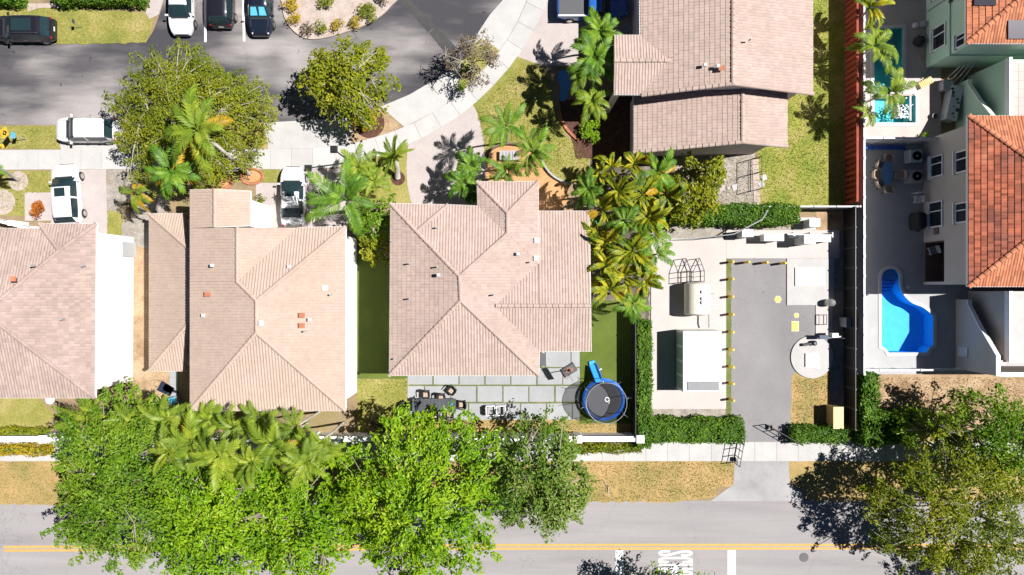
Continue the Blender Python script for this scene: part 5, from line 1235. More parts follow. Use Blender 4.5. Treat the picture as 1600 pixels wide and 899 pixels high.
def car(label, px, py, heading, spec, pt, sunroof=None, name='parked_car', shade=None, front='lamp', bed=False, bodyname='car', roofbars=False):
    """heading: degrees of the car's front from +X; px,py its ground centre"""
    t = thing(name, label, 'truck' if bed else 'car', P(px, py), math.radians(heading))
    L, Wd = spec['L'], spec['W']; hw = Wd/2; tops = spec['top']
    def topz(f):
        for (a, za), (b, zb) in zip(tops, tops[1:]):
            if a <= f <= b: return za+(zb-za)*(f-a)/(b-a)
        return tops[-1][1]
    fs = sorted(set([f for f, z in tops]+[-.48+.03*k for k in range(33)]+[spec['rear'][0], spec['rear'][1], spec['wind'][0], spec['wind'][1], spec['side'][0], spec['side'][1]]))
    fs = [f for i, f in enumerate(fs) if i == 0 or f-fs[i-1] > .004]
    rows = []
    for f in fs:
        z = topz(f); pl = 1-(.26 if f > 0 else .15)*max(0, (abs(f)-.2)/.3)**3.2-.03*max(0, (abs(f)-.3)/.2)
        w = hw*pl; cabin = max(0, min(1, (z-spec['belt']-.02)/(max(zz for q, zz in tops)-spec['belt']-.10)))
        zb = min(spec['belt'], z-.05); we = w*(.93-(.93-spec['rw']*1.10)*cabin) if cabin > 0 else w*.90
        zlow = .24+.10*max(0, (abs(f)-.42)/.08)
        zb = max(zb, zlow+.2)
        half = [(w*.90, zlow), (w*.985, zlow+.12), (w, (zlow+zb)/2+.06), (w*.955, zb), (we, max(zb+.01, z-.055-.05*cabin)), (we*.78, z-.015), (we*.4, z-.003), (0, z)]
        rows.append(half)
    n = len(rows[0]); full = [[(-y, z) for y, z in r]+[(y, z) for y, z in r[::-1][1:]] for r in rows]; m = len(full[0])
    Vs = [(f*L, y, z) for f, r in zip(fs, full) for y, z in r]
    faces = {'body': [], 'windshield': [], 'rear_window': [], 'wl': [], 'wr': []}
    for i in range(len(fs)-1):
        fm = (fs[i]+fs[i+1])/2
        for j in range(m-1):
            q = (i*m+j, i*m+j+1, (i+1)*m+j+1, (i+1)*m+j); jj = j if j < n-1 else m-2-j; k = 'body'
            if spec['wind'][0] < fm < spec['wind'][1] and jj >= 4: k = 'windshield'
            elif spec['rear'][0] < fm < spec['rear'][1] and jj >= 4: k = 'rear_window'
            elif spec['side'][0] < fm < spec['side'][1] and jj == 3 and abs(fm+.08) > .012: k = 'wl' if j < n-1 else 'wr'
            faces[k].append(q)
    faces['body'] += [tuple(range(m)), tuple(range((len(fs)-1)*m+m-1, (len(fs)-1)*m-1, -1))]
    faces['body'] += [(i*m+m-1, i*m, (i+1)*m, (i+1)*m+m-1) for i in range(len(fs)-1)]
    for k, fl in faces.items():
        if not fl: continue
        used = sorted(set(v for f in fl for v in f)); mp = {v: i for i, v in enumerate(used)}
        mb = MB(); mb.add([Vs[v] for v in used], [tuple(mp[v] for v in f) for f in fl])
        o = mb.build({'wl': 'side_window', 'wr': 'side_window'}.get(k, k), pt if k == 'body' else M['cglass'], t, world=False, smooth=(k == 'body'))
        if k == 'body':
            try: o.data.set_sharp_from_angle(angle=math.radians(32))
            except Exception: pass
        if shade and k == 'windshield':
            mb = MB()
            for s in (-1, 1):
                q = []
                for f, y in ((spec['wind'][0]+.03, .1), (spec['wind'][0]+.03, .52), (spec['wind'][1]-.03, .62), (spec['wind'][1]-.03, .06)): q.append((f*L, s*y, topz(f)+.035-.02*y))
                mb.poly(q if s > 0 else q[::-1])
            mb.build('sun_shade', M['shade'], o, world=False)
    for sx in (-.315, .30):
        for sy in (-1, 1):
            o = MB().lathe((sx*L, sy*(hw-.08), .34), [(.2, -.11), (.32, -.11), (.345, -.07), (.345, .07), (.32, .11), (.2, .11)], 18, 'Y').build('wheel', M['rubber'], t, world=False)
            MB().lathe((sx*L, sy*(hw+.025), .34), [(.03, -.03), (.215, -.03), (.215, .0), (.16, .012), (.05, .02)], 10, 'Y').build('rim', M['chrome'], o, world=False)
    for sy in (-1, 1):
        MB().box((.452*L, sy*hw*.60, topz(.46)-.085), (.20, .28, .11), sy*-.45, bev=.04).build('headlight', M['lamp'], t, world=False)
        MB().box((-.477*L, sy*hw*.74, min(1.0, topz(-.47))-.06), (.10, .24, .09), sy*.3, bev=.03).build('tail_light', M['tail'], t, world=False)
        MB().box((.20*L, sy*(hw+.10), spec['belt']+.06), (.14, .22, .13), bev=.04).build('mirror', pt if pt is not PAINT['white'] else M['white'], t, world=False)
    zc = topz(.30)
    mb = MB()
    for sy in (-1, 1): mb.tube([(.245*L, sy*hw*.74, topz(.245)+.0), (.36*L, sy*hw*.70, topz(.36)-.012), (.455*L, sy*hw*.52, topz(.455)-.012)], .009, 4)
    mb.build('hood_seam', M['seam'], t, world=False)
    MB().box((spec['wind'][1]*L+.05, 0, topz(spec['wind'][1]+.01)+.004), (.10, Wd*.70, .02), bev=.006).build('cowl', M['rubber'], t, world=False)
    for sy in (-1, 1):
        for f in (.17, -.08, -.28): MB().box((f*L, sy*hw*.985, .66), (.012, .03, .62)).build('door_seam', M['seam'], t, world=False)
        for f in (-.04, -.24): MB().box((f*L, sy*hw*1.0, .84), (.16, .03, .03)).build('door_handle', M['chrome'], t, world=False)
    MB().box((.497*L, 0, .55), (.05, Wd*.55, .16), bev=.01).build('grille', M['black'], t, world=False)
    MB().box((-.505*L, 0, .72), (.02, .36, .14)).build('plate', M['white'], t, world=False)
    if sunroof:
        f0_, f1_, ww = sunroof; z = topz((f0_+f1_)/2)+.004
        MB().box(((f0_+f1_)/2*L, 0, z), ((f1_-f0_)*L, ww, .02), bev=.008).build('sunroof', M['cglass'], t, world=False)
    if roofbars:
        for sy in (-1, 1): MB().tube([(-.36*L, sy*hw*.66, 1.62), (-.33*L, sy*hw*.66, 1.69), (.02*L, sy*hw*.66, 1.71), (.06*L, sy*hw*.66, 1.66)], .018, 5).build('roof_rail', M['chrome'], t, world=False)
    if bed:
        o = MB().box((-.29*L, 0, 1.145), (.37*L, Wd*.80, .03)).build('bed_cover', M['darkgrey'], t, world=False)
        for sy in (-1, 1): MB().box((-.29*L, sy*hw*.89, 1.15), (.39*L, .14, .035), bev=.01).build('bed_rail', M['white'], t, world=False)
    return t
M['shade'] = plain('blue_sun_shade', (.10, .42, .60), .5)
car('black SUV with long dark glass roof parked at the lot edge beside the hedge', 47, 51, 180, SUV, PAINT['black'], (-.26, .06, .95), roofbars=True)
car('white car parked nose out beside the brick path at the top stalls', 290, 13, -90, SEDAN, PAINT['white'])
car('black car backed between the two white stall lines', 352, 1, 90, SUV, PAINT['black'])
car('dark blue car with a light blue sunshade behind its windscreen', 412, 14, -90, SEDAN, PAINT['navy'], shade=True)
car('white SUV half hidden under the spreading olive tree', 144, 207, 180, SUV, PAINT['white'])
car('white SUV with a dark sunroof parked on the pink driveway', 115, 306, 94, SUV, PAINT['white'], (-.06, .08, .8))
car('white sedan with a small sunroof parked under the feathery palm', 462, 309, 90, SEDAN, PAINT['white'], (-.02, .06, .7))
car('blue pickup truck with covered dark bed on the shaded drive', 924, 16, 0, TRUCK, PAINT['blue'], bed=True)

# ================================================================ COMPOUND EQUIPMENT
G = 'yellow bollards round the compound asphalt'
bspots = [(1138.5, 410), (1138.5, 436.5), (1138.5, 463.5), (1139, 491), (1139, 518), (1139, 545), (1139.5, 572), (1139.5, 597.5), (1139.7, 623), (1163, 410.5), (1191, 411), (1219, 412)]
for i, (x_, y_) in enumerate(bspots):
    row = 'along the grass strip beside the compound slab' if i < 9 else 'on the top edge of the compound asphalt'
    t = thing('bollard', 'yellow steel bollard with rounded top '+row, 'bollard', P(x_, y_), group=G+(' side' if i < 9 else ' top'))
    MB().lathe((0, 0, 0), [(.095, 0), (.095, 1.02)], 12).build('pipe', M['yellow'], t, world=False, smooth=False)
    MB().lathe((0, 0, 1.02), [(.10, 0), (.10, .04), (.08, .09), (.04, .12)], 12).build('cap', M['yellow2'], t, world=False, smooth=True)
# tank
c = P(1083, 467, 0); tk = thing('fuel_tank', 'cream horizontal storage tank on cradles on the compound slab', 'tank', c)
tz = 1.15; R_ = .98; Lh = 1.12
prof = [(R_*.35, -Lh-.16), (R_*.8, -Lh-.09), (R_, -Lh), (R_, Lh), (R_*.8, Lh+.09), (R_*.35, Lh+.16)]
MB().lathe(c+Vector((0, 0, tz)), prof, 36, 'Y').build('vessel', M['cream'], tk, smooth=False)
for dy in (-.75, .75): MB().box(c+Vector((0, dy, .22)), (1.5, .25, .40)).build('cradle', M['grey'], tk)
for dy in (.55, .05, -.25): MB().lathe(c+Vector((.15, dy, tz+R_-.02)), [(.11, 0), (.11, .12), (.14, .12), (.14, .16)], 12).build('hatch', M['lightgrey'], tk)
for dy in (-.45, -.65): MB().tube([c+Vector((.1, dy, tz+R_)), c+Vector((.1, dy, tz+R_+.1)), c+Vector((1.2, dy, tz+R_+.1)), c+Vector((1.25, dy, .1))], .035, 6).build('pipe', M['steel'], tk)
MB().tube([c+Vector((-.2, .3, tz+R_)), c+Vector((.9, .42, tz+R_+.5))], .025, 5).build('vent_pipe', M['grey'], tk)
# frame cages at the tank's head
fc = thing('pipe_cage', 'black five sided pipe frame cage above the cream tank', 'frame', P(1076, 436))
for pent in ([(1059, 442), (1073, 442), (1073, 424), (1066, 405), (1059, 426)], [(1077, 440), (1094, 440), (1094, 424), (1087, 405), (1077, 425)]):
    n = len(pent)
    for z_ in (.12, 1.15):
        for k in range(n):
            p, q = P(*pent[k]), P(*pent[(k+1) % n]); MB().tube([p+Vector((0, 0, z_)), q+Vector((0, 0, z_))], .026, 5).build('bar', M['black'], fc)
    for k in range(n):
        p = P(*pent[k]); MB().tube([p+Vector((0, 0, .05)), p+Vector((0, 0, 1.2))], .03, 5).build('post', M['black'], fc)
    for k in (1, 2, 4):
        p = P(*pent[k]).lerp(P(*pent[(k+1) % n]), .5); MB().tube([p+Vector((0, 0, .1)), p+Vector((0, 0, 1.15))], .02, 5).build('post', M['black'], fc)
# generator container
c0, c1_ = P(1054.5, 514), P(1114, 606); cz = 2.35
gn = thing('generator_housing', 'large white generator housing with a slatted grille on top', 'generator', (c0+c1_)/2)
cc = (c0+c1_)/2; sx, sy = abs(c1_.x-c0.x)-.1, abs(c1_.y-c0.y)-.05
MB().box((cc.x, cc.y, .18), (sx-.1, sy-.1, .20)).build('skid', M['darkgrey'], gn)
MB().box((cc.x, cc.y, .28+(cz-.28)/2), (sx, sy, cz-.28), bev=.04).build('housing', plain('white_teal_enamel', (.70, .73, .72), .45), gn)
MB().box((cc.x+.05, cc.y-sy/2+.45, cz+.012), (sx-.5, .66, .03)).build('grille_frame', M['darkgrey'], gn)
for i in range(9): MB().box((cc.x+.05, cc.y-sy/2+.19+i*.065, cz+.045), (sx-.6, .03, .03)).build('slat', M['grey'], gn)
for i in range(4): MB().box((cc.x-sx/2-.01, cc.y-sy/2+.6+i*1.1, 1.25), (.03, .9, 1.6)).build('door_panel', plain('teal_grey_enamel', (.30, .40, .38), .5), gn)
for i in range(2): MB().lathe((cc.x-.1, cc.y+.5+i*1.0-1.2, cz), [(.06, 0), (.06, .03)], 10).build('lifting_eye', M['lightgrey'], gn)
MB().tube([P(1108, 474, .1), P(1108, 474, 1.0), P(1108, 506, 1.0), P(1108, 512, .9)], .06, 8).build('fuel_pipe', M['grey'], gn)
# cabinets along the top
def cabinet(label, x0, y0, x1, y1, h, mat='white', legs=False, extra=None):
    a, b = P(x0, y0), P(x1, y1); c = (a+b)/2; t = thing('equipment_cabinet', label, 'cabinet', c)
    w, d = abs(b.x-a.x), abs(b.y-a.y); z0 = .5 if legs else .09
    MB().box((c.x, c.y, z0+(h-z0)/2), (w, d, h-z0), bev=.03).build('box', M[mat], t)
    MB().box((c.x, c.y, h+.015), (w+.08, d+.08, .03)).build('lid', M[mat] if mat in ('tan', 'grey') else M['lightgrey'], t)
    MB().box((c.x, c.y-d/2-.012, z0+(h-z0)*.5), (w*.8, .02, (h-z0)*.8)).build('door', M['lightgrey'], t)
    if legs:
        for sx in (-1, 1):
            for sy in (-1, 1): MB().box((c.x+sx*(w/2-.06), c.y+sy*(d/2-.06), .3), (.06, .06, .45)).build('leg', M['grey'], t)
    return t
cabinet('white cabinet beside the bent pole on the upper slab', 1150, 362, 1166, 372, 1.5)
cabinet('long white cabinet on legs in the middle of the upper slab', 1184, 368, 1213, 378, 1.4, legs=True)
cabinet('tall white cabinet near the right end of the upper slab', 1240, 370, 1256, 383, 2.0)
cabinet('small white cabinet beside the tall one', 1260, 372, 1274, 379, 1.3)
cabinet('little grey cabinet at the end of the pipe rack', 1278, 372, 1288, 379, 1.0, 'lightgrey')
cabinet('white cabinet on its own small pad above the upper slab', 1254, 345, 1269, 356, 1.3)
cabinet('low white rectangular chamber on the square concrete pad', 1242, 419, 1286, 446, .16)
cabinet('tan metal cabinet behind the short hedge', 1290, 632, 1304, 664, 1.35, 'tan')
cabinet('grey bin outside the black screened fence', 1311, 496, 1326, 510, 1.2, 'grey')
pk = thing('pipe_rack', 'white horizontal pipe rack along the upper slab', 'pipes', P(1265, 367))
MB().tube([P(1230, 366, 1.1), P(1298, 368, 1.1), P(1300, 368, 1.1)], .07, 8).build('pipe', M['white'], pk)
MB().tube([P(1236, 371, .8), P(1292, 373, .8)], .05, 8).build('pipe', M['white'], pk)
for x_ in (1236, 1262, 1296): MB().box(P(x_, 368, .55), (.08, .4, 1.1)).build('support', M['lightgrey'], pk)
bp_ = thing('bent_pole', 'long bent grey pole leaning across the hedge and upper slab', 'pole', P(1150, 366))
MB().tube([P(1200, 328, 2.3), P(1191, 343, 2.1), P(1147, 366, 1.6), P(1100, 372, 1.0), P(1042, 376, .12)], [.05, .06, .05, .03, .02], 7).build('tube', M['grey'], bp_)
for (x_, y_, z_) in ((1191, 343, 2.1), (1147, 366, 1.6)): MB().tube([Vector((P(x_, y_, z_).x, P(x_, y_, z_).y, 0)), P(x_, y_, z_)], .03, 6).build('prop', M['darkgrey'], bp_)
# yellow lids painted on the compound
for nm, lab, pts in (('access_cover', 'yellow hexagonal cover on the compound asphalt', disc_px(1215, 468, 5, 6)), ('access_cover', 'small round yellow cover above the rectangular one', disc_px(1244, 493, 3.2, 14)), ('access_cover', 'yellow rectangular cover on the compound asphalt', rect(1237, 503, 1247, 517)), ):
    q = [P(*p) for p in pts]; c = sum(q, Vector((0, 0, 0)))/len(q); t = thing(nm, lab, 'cover', c)
    MB().prism(inset(q, -.06), .018, .035).build('rim', M['concrete'], t); MB().prism(q, .035, .06).build('lid', M['yellow2'], t)
# round pad chamber with pipework
rp = thing('valve_chamber', 'white hatch with black pipework on the round concrete pad', 'hatch', P(1268, 560))
MB().prism([P(1257, 552), P(1277, 551), P(1279, 575), P(1257, 573)], .12, .24).build('hatch', M['white'], rp)
MB().tube([P(1255, 539, .35), P(1276, 536, .35)], .09, 8).build('pipe', M['darkgrey'], rp)
MB().lathe(P(1270, 536, .12), [(.2, 0), (.2, .35), (.1, .45)], 10).build('valve', M['black'], rp); MB().box(P(1257, 539, .25), (.35, .22, .26)).build('pump', M['darkgrey'], rp)
rq = thing('control_post', 'white control box on a crossing pipe beside the round pad', 'control box', P(1300, 528))
MB().tube([P(1278, 529, .9), P(1316, 526, .9)], .06, 8).build('pipe', M['white'], rq); MB().box(P(1303, 524, 1.0), (.5, .35, .5), bev=.03).build('box', M['white'], rq)
for x_ in (1282, 1312): MB().box((P(x_, 528).x, P(x_, 528).y, .45), (.06, .06, .9)).build('post', M['lightgrey'], rq)
MB().box(P(1287, 527, .95), (.7, .3, .2)).build('cover', plain('dark_blue_cover', (.02, .04, .08), .6), rq)
bt = thing('barrel', 'cream barrel with dark lid at the corner of the square pad', 'barrel', P(1292, 473))
MB().lathe((0, 0, .10), [(.26, 0), (.29, .2), (.29, .6), (.25, .8)], 16).build('drum', M['cream'], bt, world=False); MB().lathe((0, 0, .9), [(.25, 0), (.25, .05), (.08, .08)], 16).build('lid', M['darkgrey'], bt, world=False)
fr_ = thing('floor_frame', 'thin metal frame on the narrow slab below the square pad', 'frame', P(1283, 500))
for a, b in (((1277, 492), (1289, 492)), ((1277, 507), (1289, 507)), ((1277, 492), (1277, 507)), ((1289, 492), (1289, 507))): MB().tube([P(*a)+Vector((0, 0, .3)), P(*b)+Vector((0, 0, .3))], .03, 5).build('bar', M['darkgrey'], fr_)
for a in ((1277, 492), (1289, 492), (1277, 507), (1289, 507)): MB().tube([P(*a)+Vector((0, 0, .05)), P(*a)+Vector((0, 0, .3))], .03, 5).build('leg', M['darkgrey'], fr_)
# manhole
t = thing('manhole_cover', 'round dark manhole cover in the road', 'manhole', P(1256, 871)); MB().lathe((0, 0, .008), [(.36, 0), (.36, .012)], 28).build('rim', M['darkgrey'], t, world=False); MB().lathe((0, 0, .012), [(.31, 0), (.31, .014)], 28).build('lid', plain('cast_iron_lid', (.085, .08, .085), .7), t, world=False)

# ================================================================ STREET FURNITURE
def signpost(label, px, py, h, face, parts, pr=.03):
    t = thing('sign_post', label, 'sign', P(px, py)); MB().tube([(0, 0, 0), (0, 0, h)], pr, 6).build('post', M['grey'], t, world=False)
    ca, sa = math.cos(face), math.sin(face)
    for kind_, zc, w, hh, mat, back in parts:
        mt = Matrix.Rotation(face, 4, 'Z')
        if kind_ == 'diamond':
            pts = [(0, w, 0), (0, 0, w), (0, -w, 0), (0, 0, -w)]
            q = [mt @ Vector((.04, y, z)) for x, y, z in pts]; q2 = [mt @ Vector((.025, y, z)) for x, y, z in pts]
            mb = MB(); mb.add([p+Vector((0, 0, zc)) for p in q+q2], [(0, 3, 2, 1), (4, 5, 6, 7)]+[(i, (i+1) % 4, 4+(i+1) % 4, 4+i) for i in range(4)]); o = mb.build('plate', mat, t, world=False)
            for (y, z, a, b) in ((-.08, .10, .10, .05), (.10, .03, .05, .12), (-.06, -.12, .12, .05), (.08, -.14, .05, .08), (-.14, .0, .05, .07)):
                MB().box(mt @ Vector((.045, y, z))+Vector((0, 0, zc)), (.008, a*2, b*2), face).build('symbol', M['black'], o, world=False)
        else:
            MB().box(mt @ Vector((.035, 0, 0))+Vector((0, 0, zc)), (.02, w, hh), face).build('plate', mat, t, world=False)
    return t
signpost('yellow diamond warning sign with black symbols above a blue plate', 41, 218, 2.75, math.radians(-12), [('diamond', 2.35, .48, 0, M['yellow'], 0), ('rect', 1.45, .45, .45, M['shade'], 0)])
signpost('small square sign on a thin post in the top lawn', 129, 43, 1.35, 0, [('rect', 1.2, .3, .3, M['darkgrey'], 0)], .018)
signpost('square sign on a thin post in the dry road verge', 942, 750, 2.9, 0, [('rect', 2.55, .6, .7, M['white'], 0)], .025)
lp = thing('lamp_post', 'black lamp post with square head beside the sidewalk', 'lamp', P(548, 254))
MB().lathe((0, 0, 0), [(.12, 0), (.12, .3), (.06, .4), (.05, 4.9)], 10).build('pole', M['black'], lp, world=False); MB().box((0, 0, 5.05), (.5, .5, .22), bev=.06).build('lamp_head', M['black'], lp, world=False); MB().box((0, 0, 4.92), (.36, .36, .04)).build('lens', M['lamp'], lp, world=False)
ub = thing('utility_lid', 'small rusty utility cover set in the curved sidewalk', 'cover', P(761, 130)); MB().box((0, 0, .075), (.35, .3, .03), .6).build('lid', M['brown'], ub, world=False)
# brick planting rings
for lab, cx, cy, rx, ry in (('brick edged planting ring round the foot of the tall palm', 394, 276, 17, 12), ('half round brick planting ring beside the peach roof', 345, 285, 17, 11)):
    t = thing('planting_ring', lab, 'planter', P(cx, cy)); n = 26
    MB().prism([P(*p) for p in disc_px(cx, cy, rx-3, 24, ry-3)], 0, .06).build('bed', M['orange_walk'], t)
    for k in range(n):
        a = 2*math.pi*k/n; p = P(cx+rx*math.cos(a), cy+ry*math.sin(a)); MB().box((p.x, p.y, .07), (.17, .22, .14), -a, bev=.02).build('brick', M['brick'], t)
t = thing('garden_edging', 'curved red brick edging between the lawn and the dark mulch bed', 'edging', P(880, 195))
cv = spline([(873, 172), (877, 188), (886, 203), (897, 214), (906, 222)], 6, False)
for a, b in zip(cv, cv[1:]):
    p, q = P(*a), P(*b); MB().box(((p.x+q.x)/2, (p.y+q.y)/2, .08), ((q-p).length-.015, .22, .16), math.atan2(q.y-p.y, q.x-p.x), bev=.02).build('brick', M['brick'], t)
t = thing('low_wall', 'low curved dark wall round the orange oval planter', 'wall', P(795, 232))
cv = spline([(764, 250), (764, 240), (774, 231), (792, 226), (815, 228), (832, 236)], 5, False)
for a, b in zip(cv, cv[1:]):
    p, q = P(*a), P(*b); MB().box(((p.x+q.x)/2, (p.y+q.y)/2, .2), ((q-p).length+.01, .14, .4), math.atan2(q.y-p.y, q.x-p.x)).build('block', M['brown'], t)
t = thing('garden_bench', 'grey slatted bench inside the oval planter', 'bench', P(796, 240))
for k in range(6): MB().box(P(783+k*5, 243, .42), (.2, .75, .05)).build('slat', M['grey'], t)
for x_, y_ in ((782, 238), (782, 249), (808, 238), (808, 249)): MB().box(P(x_, y_, .2), (.07, .07, .4)).build('leg', M['darkgrey'], t)
t = thing('low_wall', 'slim grey curved wall along the orange path and lawn', 'wall', P(860, 270))
cv = spline([(845, 250), (852, 262), (862, 274), (876, 283), (890, 288)], 5, False)
for a, b in zip(cv, cv[1:]):
    p, q = P(*a), P(*b); MB().box(((p.x+q.x)/2, (p.y+q.y)/2, .15), ((q-p).length+.01, .14, .3), math.atan2(q.y-p.y, q.x-p.x)).build('block', M['grey'], t)
# trellis and stepping stones in the gabled house's yard
t = thing('trellis_frame', 'black bent pipe trellis standing on the lawn by the stepping stones', 'trellis', P(1172, 285))
for y_ in (254, 277, 303):
    a, b = P(1163, y_), P(1184, y_-6); MB().tube([a, a+Vector((0, 0, .9)), (a+b)/2+Vector((0, 0, 1.15)), b+Vector((0, 0, .9)), b], .03, 5).build('hoop', M['black'], t)
for x_, d in ((1163, 0), (1184, -6)): MB().tube([P(x_, 254+d)+Vector((0, 0, .9)), P(x_, 303+d)+Vector((0, 0, .9))], .03, 5).build('rail', M['black'], t)
for i, (x_, y_, r_, l) in enumerate([(1193, 278, .35, 'square pale stepping stone on the lush lawn'), (1189, 288, .6, 'square pale stepping stone touching the trellis'), (1148, 293, .3, 'square pale stepping stone on the dry patch'), (1128, 294, .1, 'pink stepping stone under the yellow green tree'), (1138, 294, .2, 'small white stone between the pale and pink stones')]):
    s_ = thing('stepping_stone', l, 'stone', P(x_, y_), r_); w = .45 if i != 4 else .22
    MB().box((0, 0, .04), (w, w, .07), bev=.015).build('slab', M['concrete'] if i != 3 else M['driveway'], s_, world=False)
t = thing('garden_path_strip', 'pale paved strip between the trellis and the lush lawn', 'path', P(1182, 280))
for k in range(9): MB().box(P(1180+.4*k, 253+k*8.4, .025), (.5, .39, .05)).build('paver', M['pinkgravel'], t)

# ================================================================ PATIO AND GARDEN FURNITURE
def at(t): return t
c = P(680, 631); tb = thing('dining_table', 'long dark grey slatted patio dining table', 'table', c)
for k in range(12): MB().box((c.x-1.55+k*.282, c.y, .745), (.27, 1.02, .04)).build('slat', mk('dark_grey_slat', [(.3, (.055, .058, .065)), (.7, (.075, .078, .088))], 2, .5, objrand=.15) if k == 0 else bpy.data.materials['dark_grey_slat'], tb)
for sx in (-1.4, 1.4):
    for sy in (-.42, .42): MB().box((c.x+sx, c.y+sy, .36), (.08, .08, .72)).build('leg', M['darkgrey'], tb)
MB().box((c.x, c.y, .70), (3.2, .9, .05)).build('apron', M['darkgrey'], tb)
t = thing('bowl', 'small turquoise bowl on the patio dining table', 'bowl', (P(708, 628).x, P(708, 628).y, .766))
MB().lathe((0, 0, 0), [(.05, 0), (.11, .05), (.13, .09), (.11, .09), (.04, .03)], 14, cap=False).build('dish', M['sky'], t, world=False); MB().lathe((0, 0, .005), [(.05, 0), (.05, .06), (.02, .09)], 10).build('candle', M['white'], t, world=False)
def chair(label, px, py, rz, group=None, mat='black', cush='tancush', name='patio_chair'):
    t = thing(name, label, 'chair', P(px, py), rz, group); t.scale = (1.25, 1.25, 1.12)
    MB().box((0, 0, .42), (.48, .48, .06), bev=.02).build('seat', M[mat], t, world=False)
    if cush: MB().box((.02, 0, .475), (.28, .28, .05), bev=.02).build('cushion', M[cush], t, world=False)
    mb = MB(); mb.tube([(.16, .26, .62), (-.12, .27, .66), (-.25, .2, .72), (-.29, 0, .76), (-.25, -.2, .72), (-.12, -.27, .66), (.16, -.26, .62)], [.03, .035, .05, .055, .05, .035, .03], 6); mb.build('back_rim', M[mat], t, world=False)
    mb = MB(); rim = [(-.12, .26), (-.24, .2), (-.285, 0), (-.24, -.2), (-.12, -.26)]
    for a, b in zip(rim, rim[1:]): mb.quad((a[0], a[1], .42), (b[0], b[1], .42), (b[0], b[1], .7), (a[0], a[1], .7))
    mb.build('backrest', M[mat], t, world=False)
    for sx in (-.2, .2):
        for sy in (-.2, .2): MB().tube([(sx*1.15, sy*1.15, 0), (sx, sy, .42)], .018, 5).build('leg', M['black'], t, world=False)
    return t
M['tancush'] = plain('tan_cushion', (.36, .27, .20), .8)
M['greycush'] = plain('grey_cushion', (.26, .26, .27), .8)
for l, x_, y_, a in (('black rounded patio chair pulled away from the table and turned', 706, 609, -.4+math.pi*1.5-.3), ('black rounded patio chair at the table side facing the house, away from the bowl', 666, 615, -math.pi/2), ('black rounded patio chair tucked mostly under the table on the house side', 690, 620, -math.pi/2), ('black rounded patio chair at the table end by the white armchairs', 722, 631, math.pi), ('black rounded patio chair at the table end by the grass', 637, 633, 0), ('black rounded patio chair on the tree side of the table, under the bowl end', 703, 646, math.pi/2), ('black rounded patio chair on the tree side of the table, middle', 680, 648, math.pi/2)):
    chair(l, x_, y_, a)
for x_, l in ((767, 'white framed patio armchair with grey cushions beside the dining table'), (783, 'white framed patio armchair with grey cushions on the trampoline side of its twin')):
    t = thing('patio_armchair', l, 'armchair', P(x_, 640), .05)
    for sy in (-.36, .36): MB().box((0, sy, .3), (.72, .08, .6)).build('arm', M['white'], t, world=False)
    MB().box((.34, 0, .38), (.08, .64, .76) if x_ > 775 else (.08, .64, .5)).build('back' if x_ > 775 else 'front_frame', M['white'], t, world=False)
    MB().box((-.34, 0, .38), (.08, .64, .5) if x_ > 775 else (.08, .64, .76)).build('front_frame' if x_ > 775 else 'back', M['white'], t, world=False)
    MB().box((0, 0, .35), (.58, .6, .16), bev=.04).build('seat_cushion', M['greycush'], t, world=False)
    MB().box(((.22 if x_ > 775 else -.22), 0, .55), (.14, .58, .4), bev=.04).build('back_cushion', M['greycush'], t, world=False)
# portable fire pit / speaker on a wheeled stand
t = thing('basketball_hoop', 'portable basketball hoop with grey base and dark backboard over the patio', 'hoop', P(889, 578), .55)
MB().box((0, 0, .12), (1.15, .72, .2), bev=.06).build('base', M['darkgrey'], t, world=False)
MB().box((0, 0, .235), (.62, .42, .04), bev=.015).build('ballast', mk('rusty_ballast', [(.3, (.10, .07, .06)), (.7, (.34, .16, .09))], 4, .8, space='object'), t, world=False)
MB().lathe((0, 0, .2), [(.12, 0), (.12, .1), (.05, .14)], 12).build('socket', M['black'], t, world=False)
MB().tube([(0, 0, .2), (.0, 0, 1.7), (-.15, .0, 2.2)], .035, 7).build('pole', M['darkgrey'], t, world=False)
MB().box((-.2, 0, 2.3), (.03, 1.05, .72), bev=.008).build('backboard', plain('smoked_backboard', (.05, .055, .07), .3), t, world=False)
MB().tube([(-.44+.2*math.cos(a), .2*math.sin(a), 2.08) for a in [2*math.pi*k/14 for k in range(15)]], .012, 4, cap=False).build('rim', M['tail'], t, world=False)
# trampoline
def netmat():
    m, nt, b = nodes('black_net'); out = nt.nodes['Material Output']; b.inputs['Base Color'].default_value = (.012, .012, .014, 1); b.inputs['Roughness'].default_value = .9
    tr = nt.nodes.new('ShaderNodeBsdfTransparent'); mx = nt.nodes.new('ShaderNodeMixShader'); mx.inputs[0].default_value = .62
    nt.links.new(tr.outputs[0], mx.inputs[1]); nt.links.new(b.outputs[0], mx.inputs[2]); nt.links.new(mx.outputs[0], out.inputs[0]); return m
c = P(941, 622); tp = thing('trampoline', 'round blue edged trampoline with black safety net enclosure', 'trampoline', c)
R_ = 1.62; zt = .85; zn = 2.45
ring = lambda r, z, n=28: [(r*math.cos(2*math.pi*k/n), r*math.sin(2*math.pi*k/n), z) for k in range(n+1)]
MB().lathe((0, 0, zt-.03), [(R_-.25, 0), (R_-.25, .015)], 40).build('jump_mat', plain('grey_jump_mat', (.045, .047, .055), .7), tp, world=False)
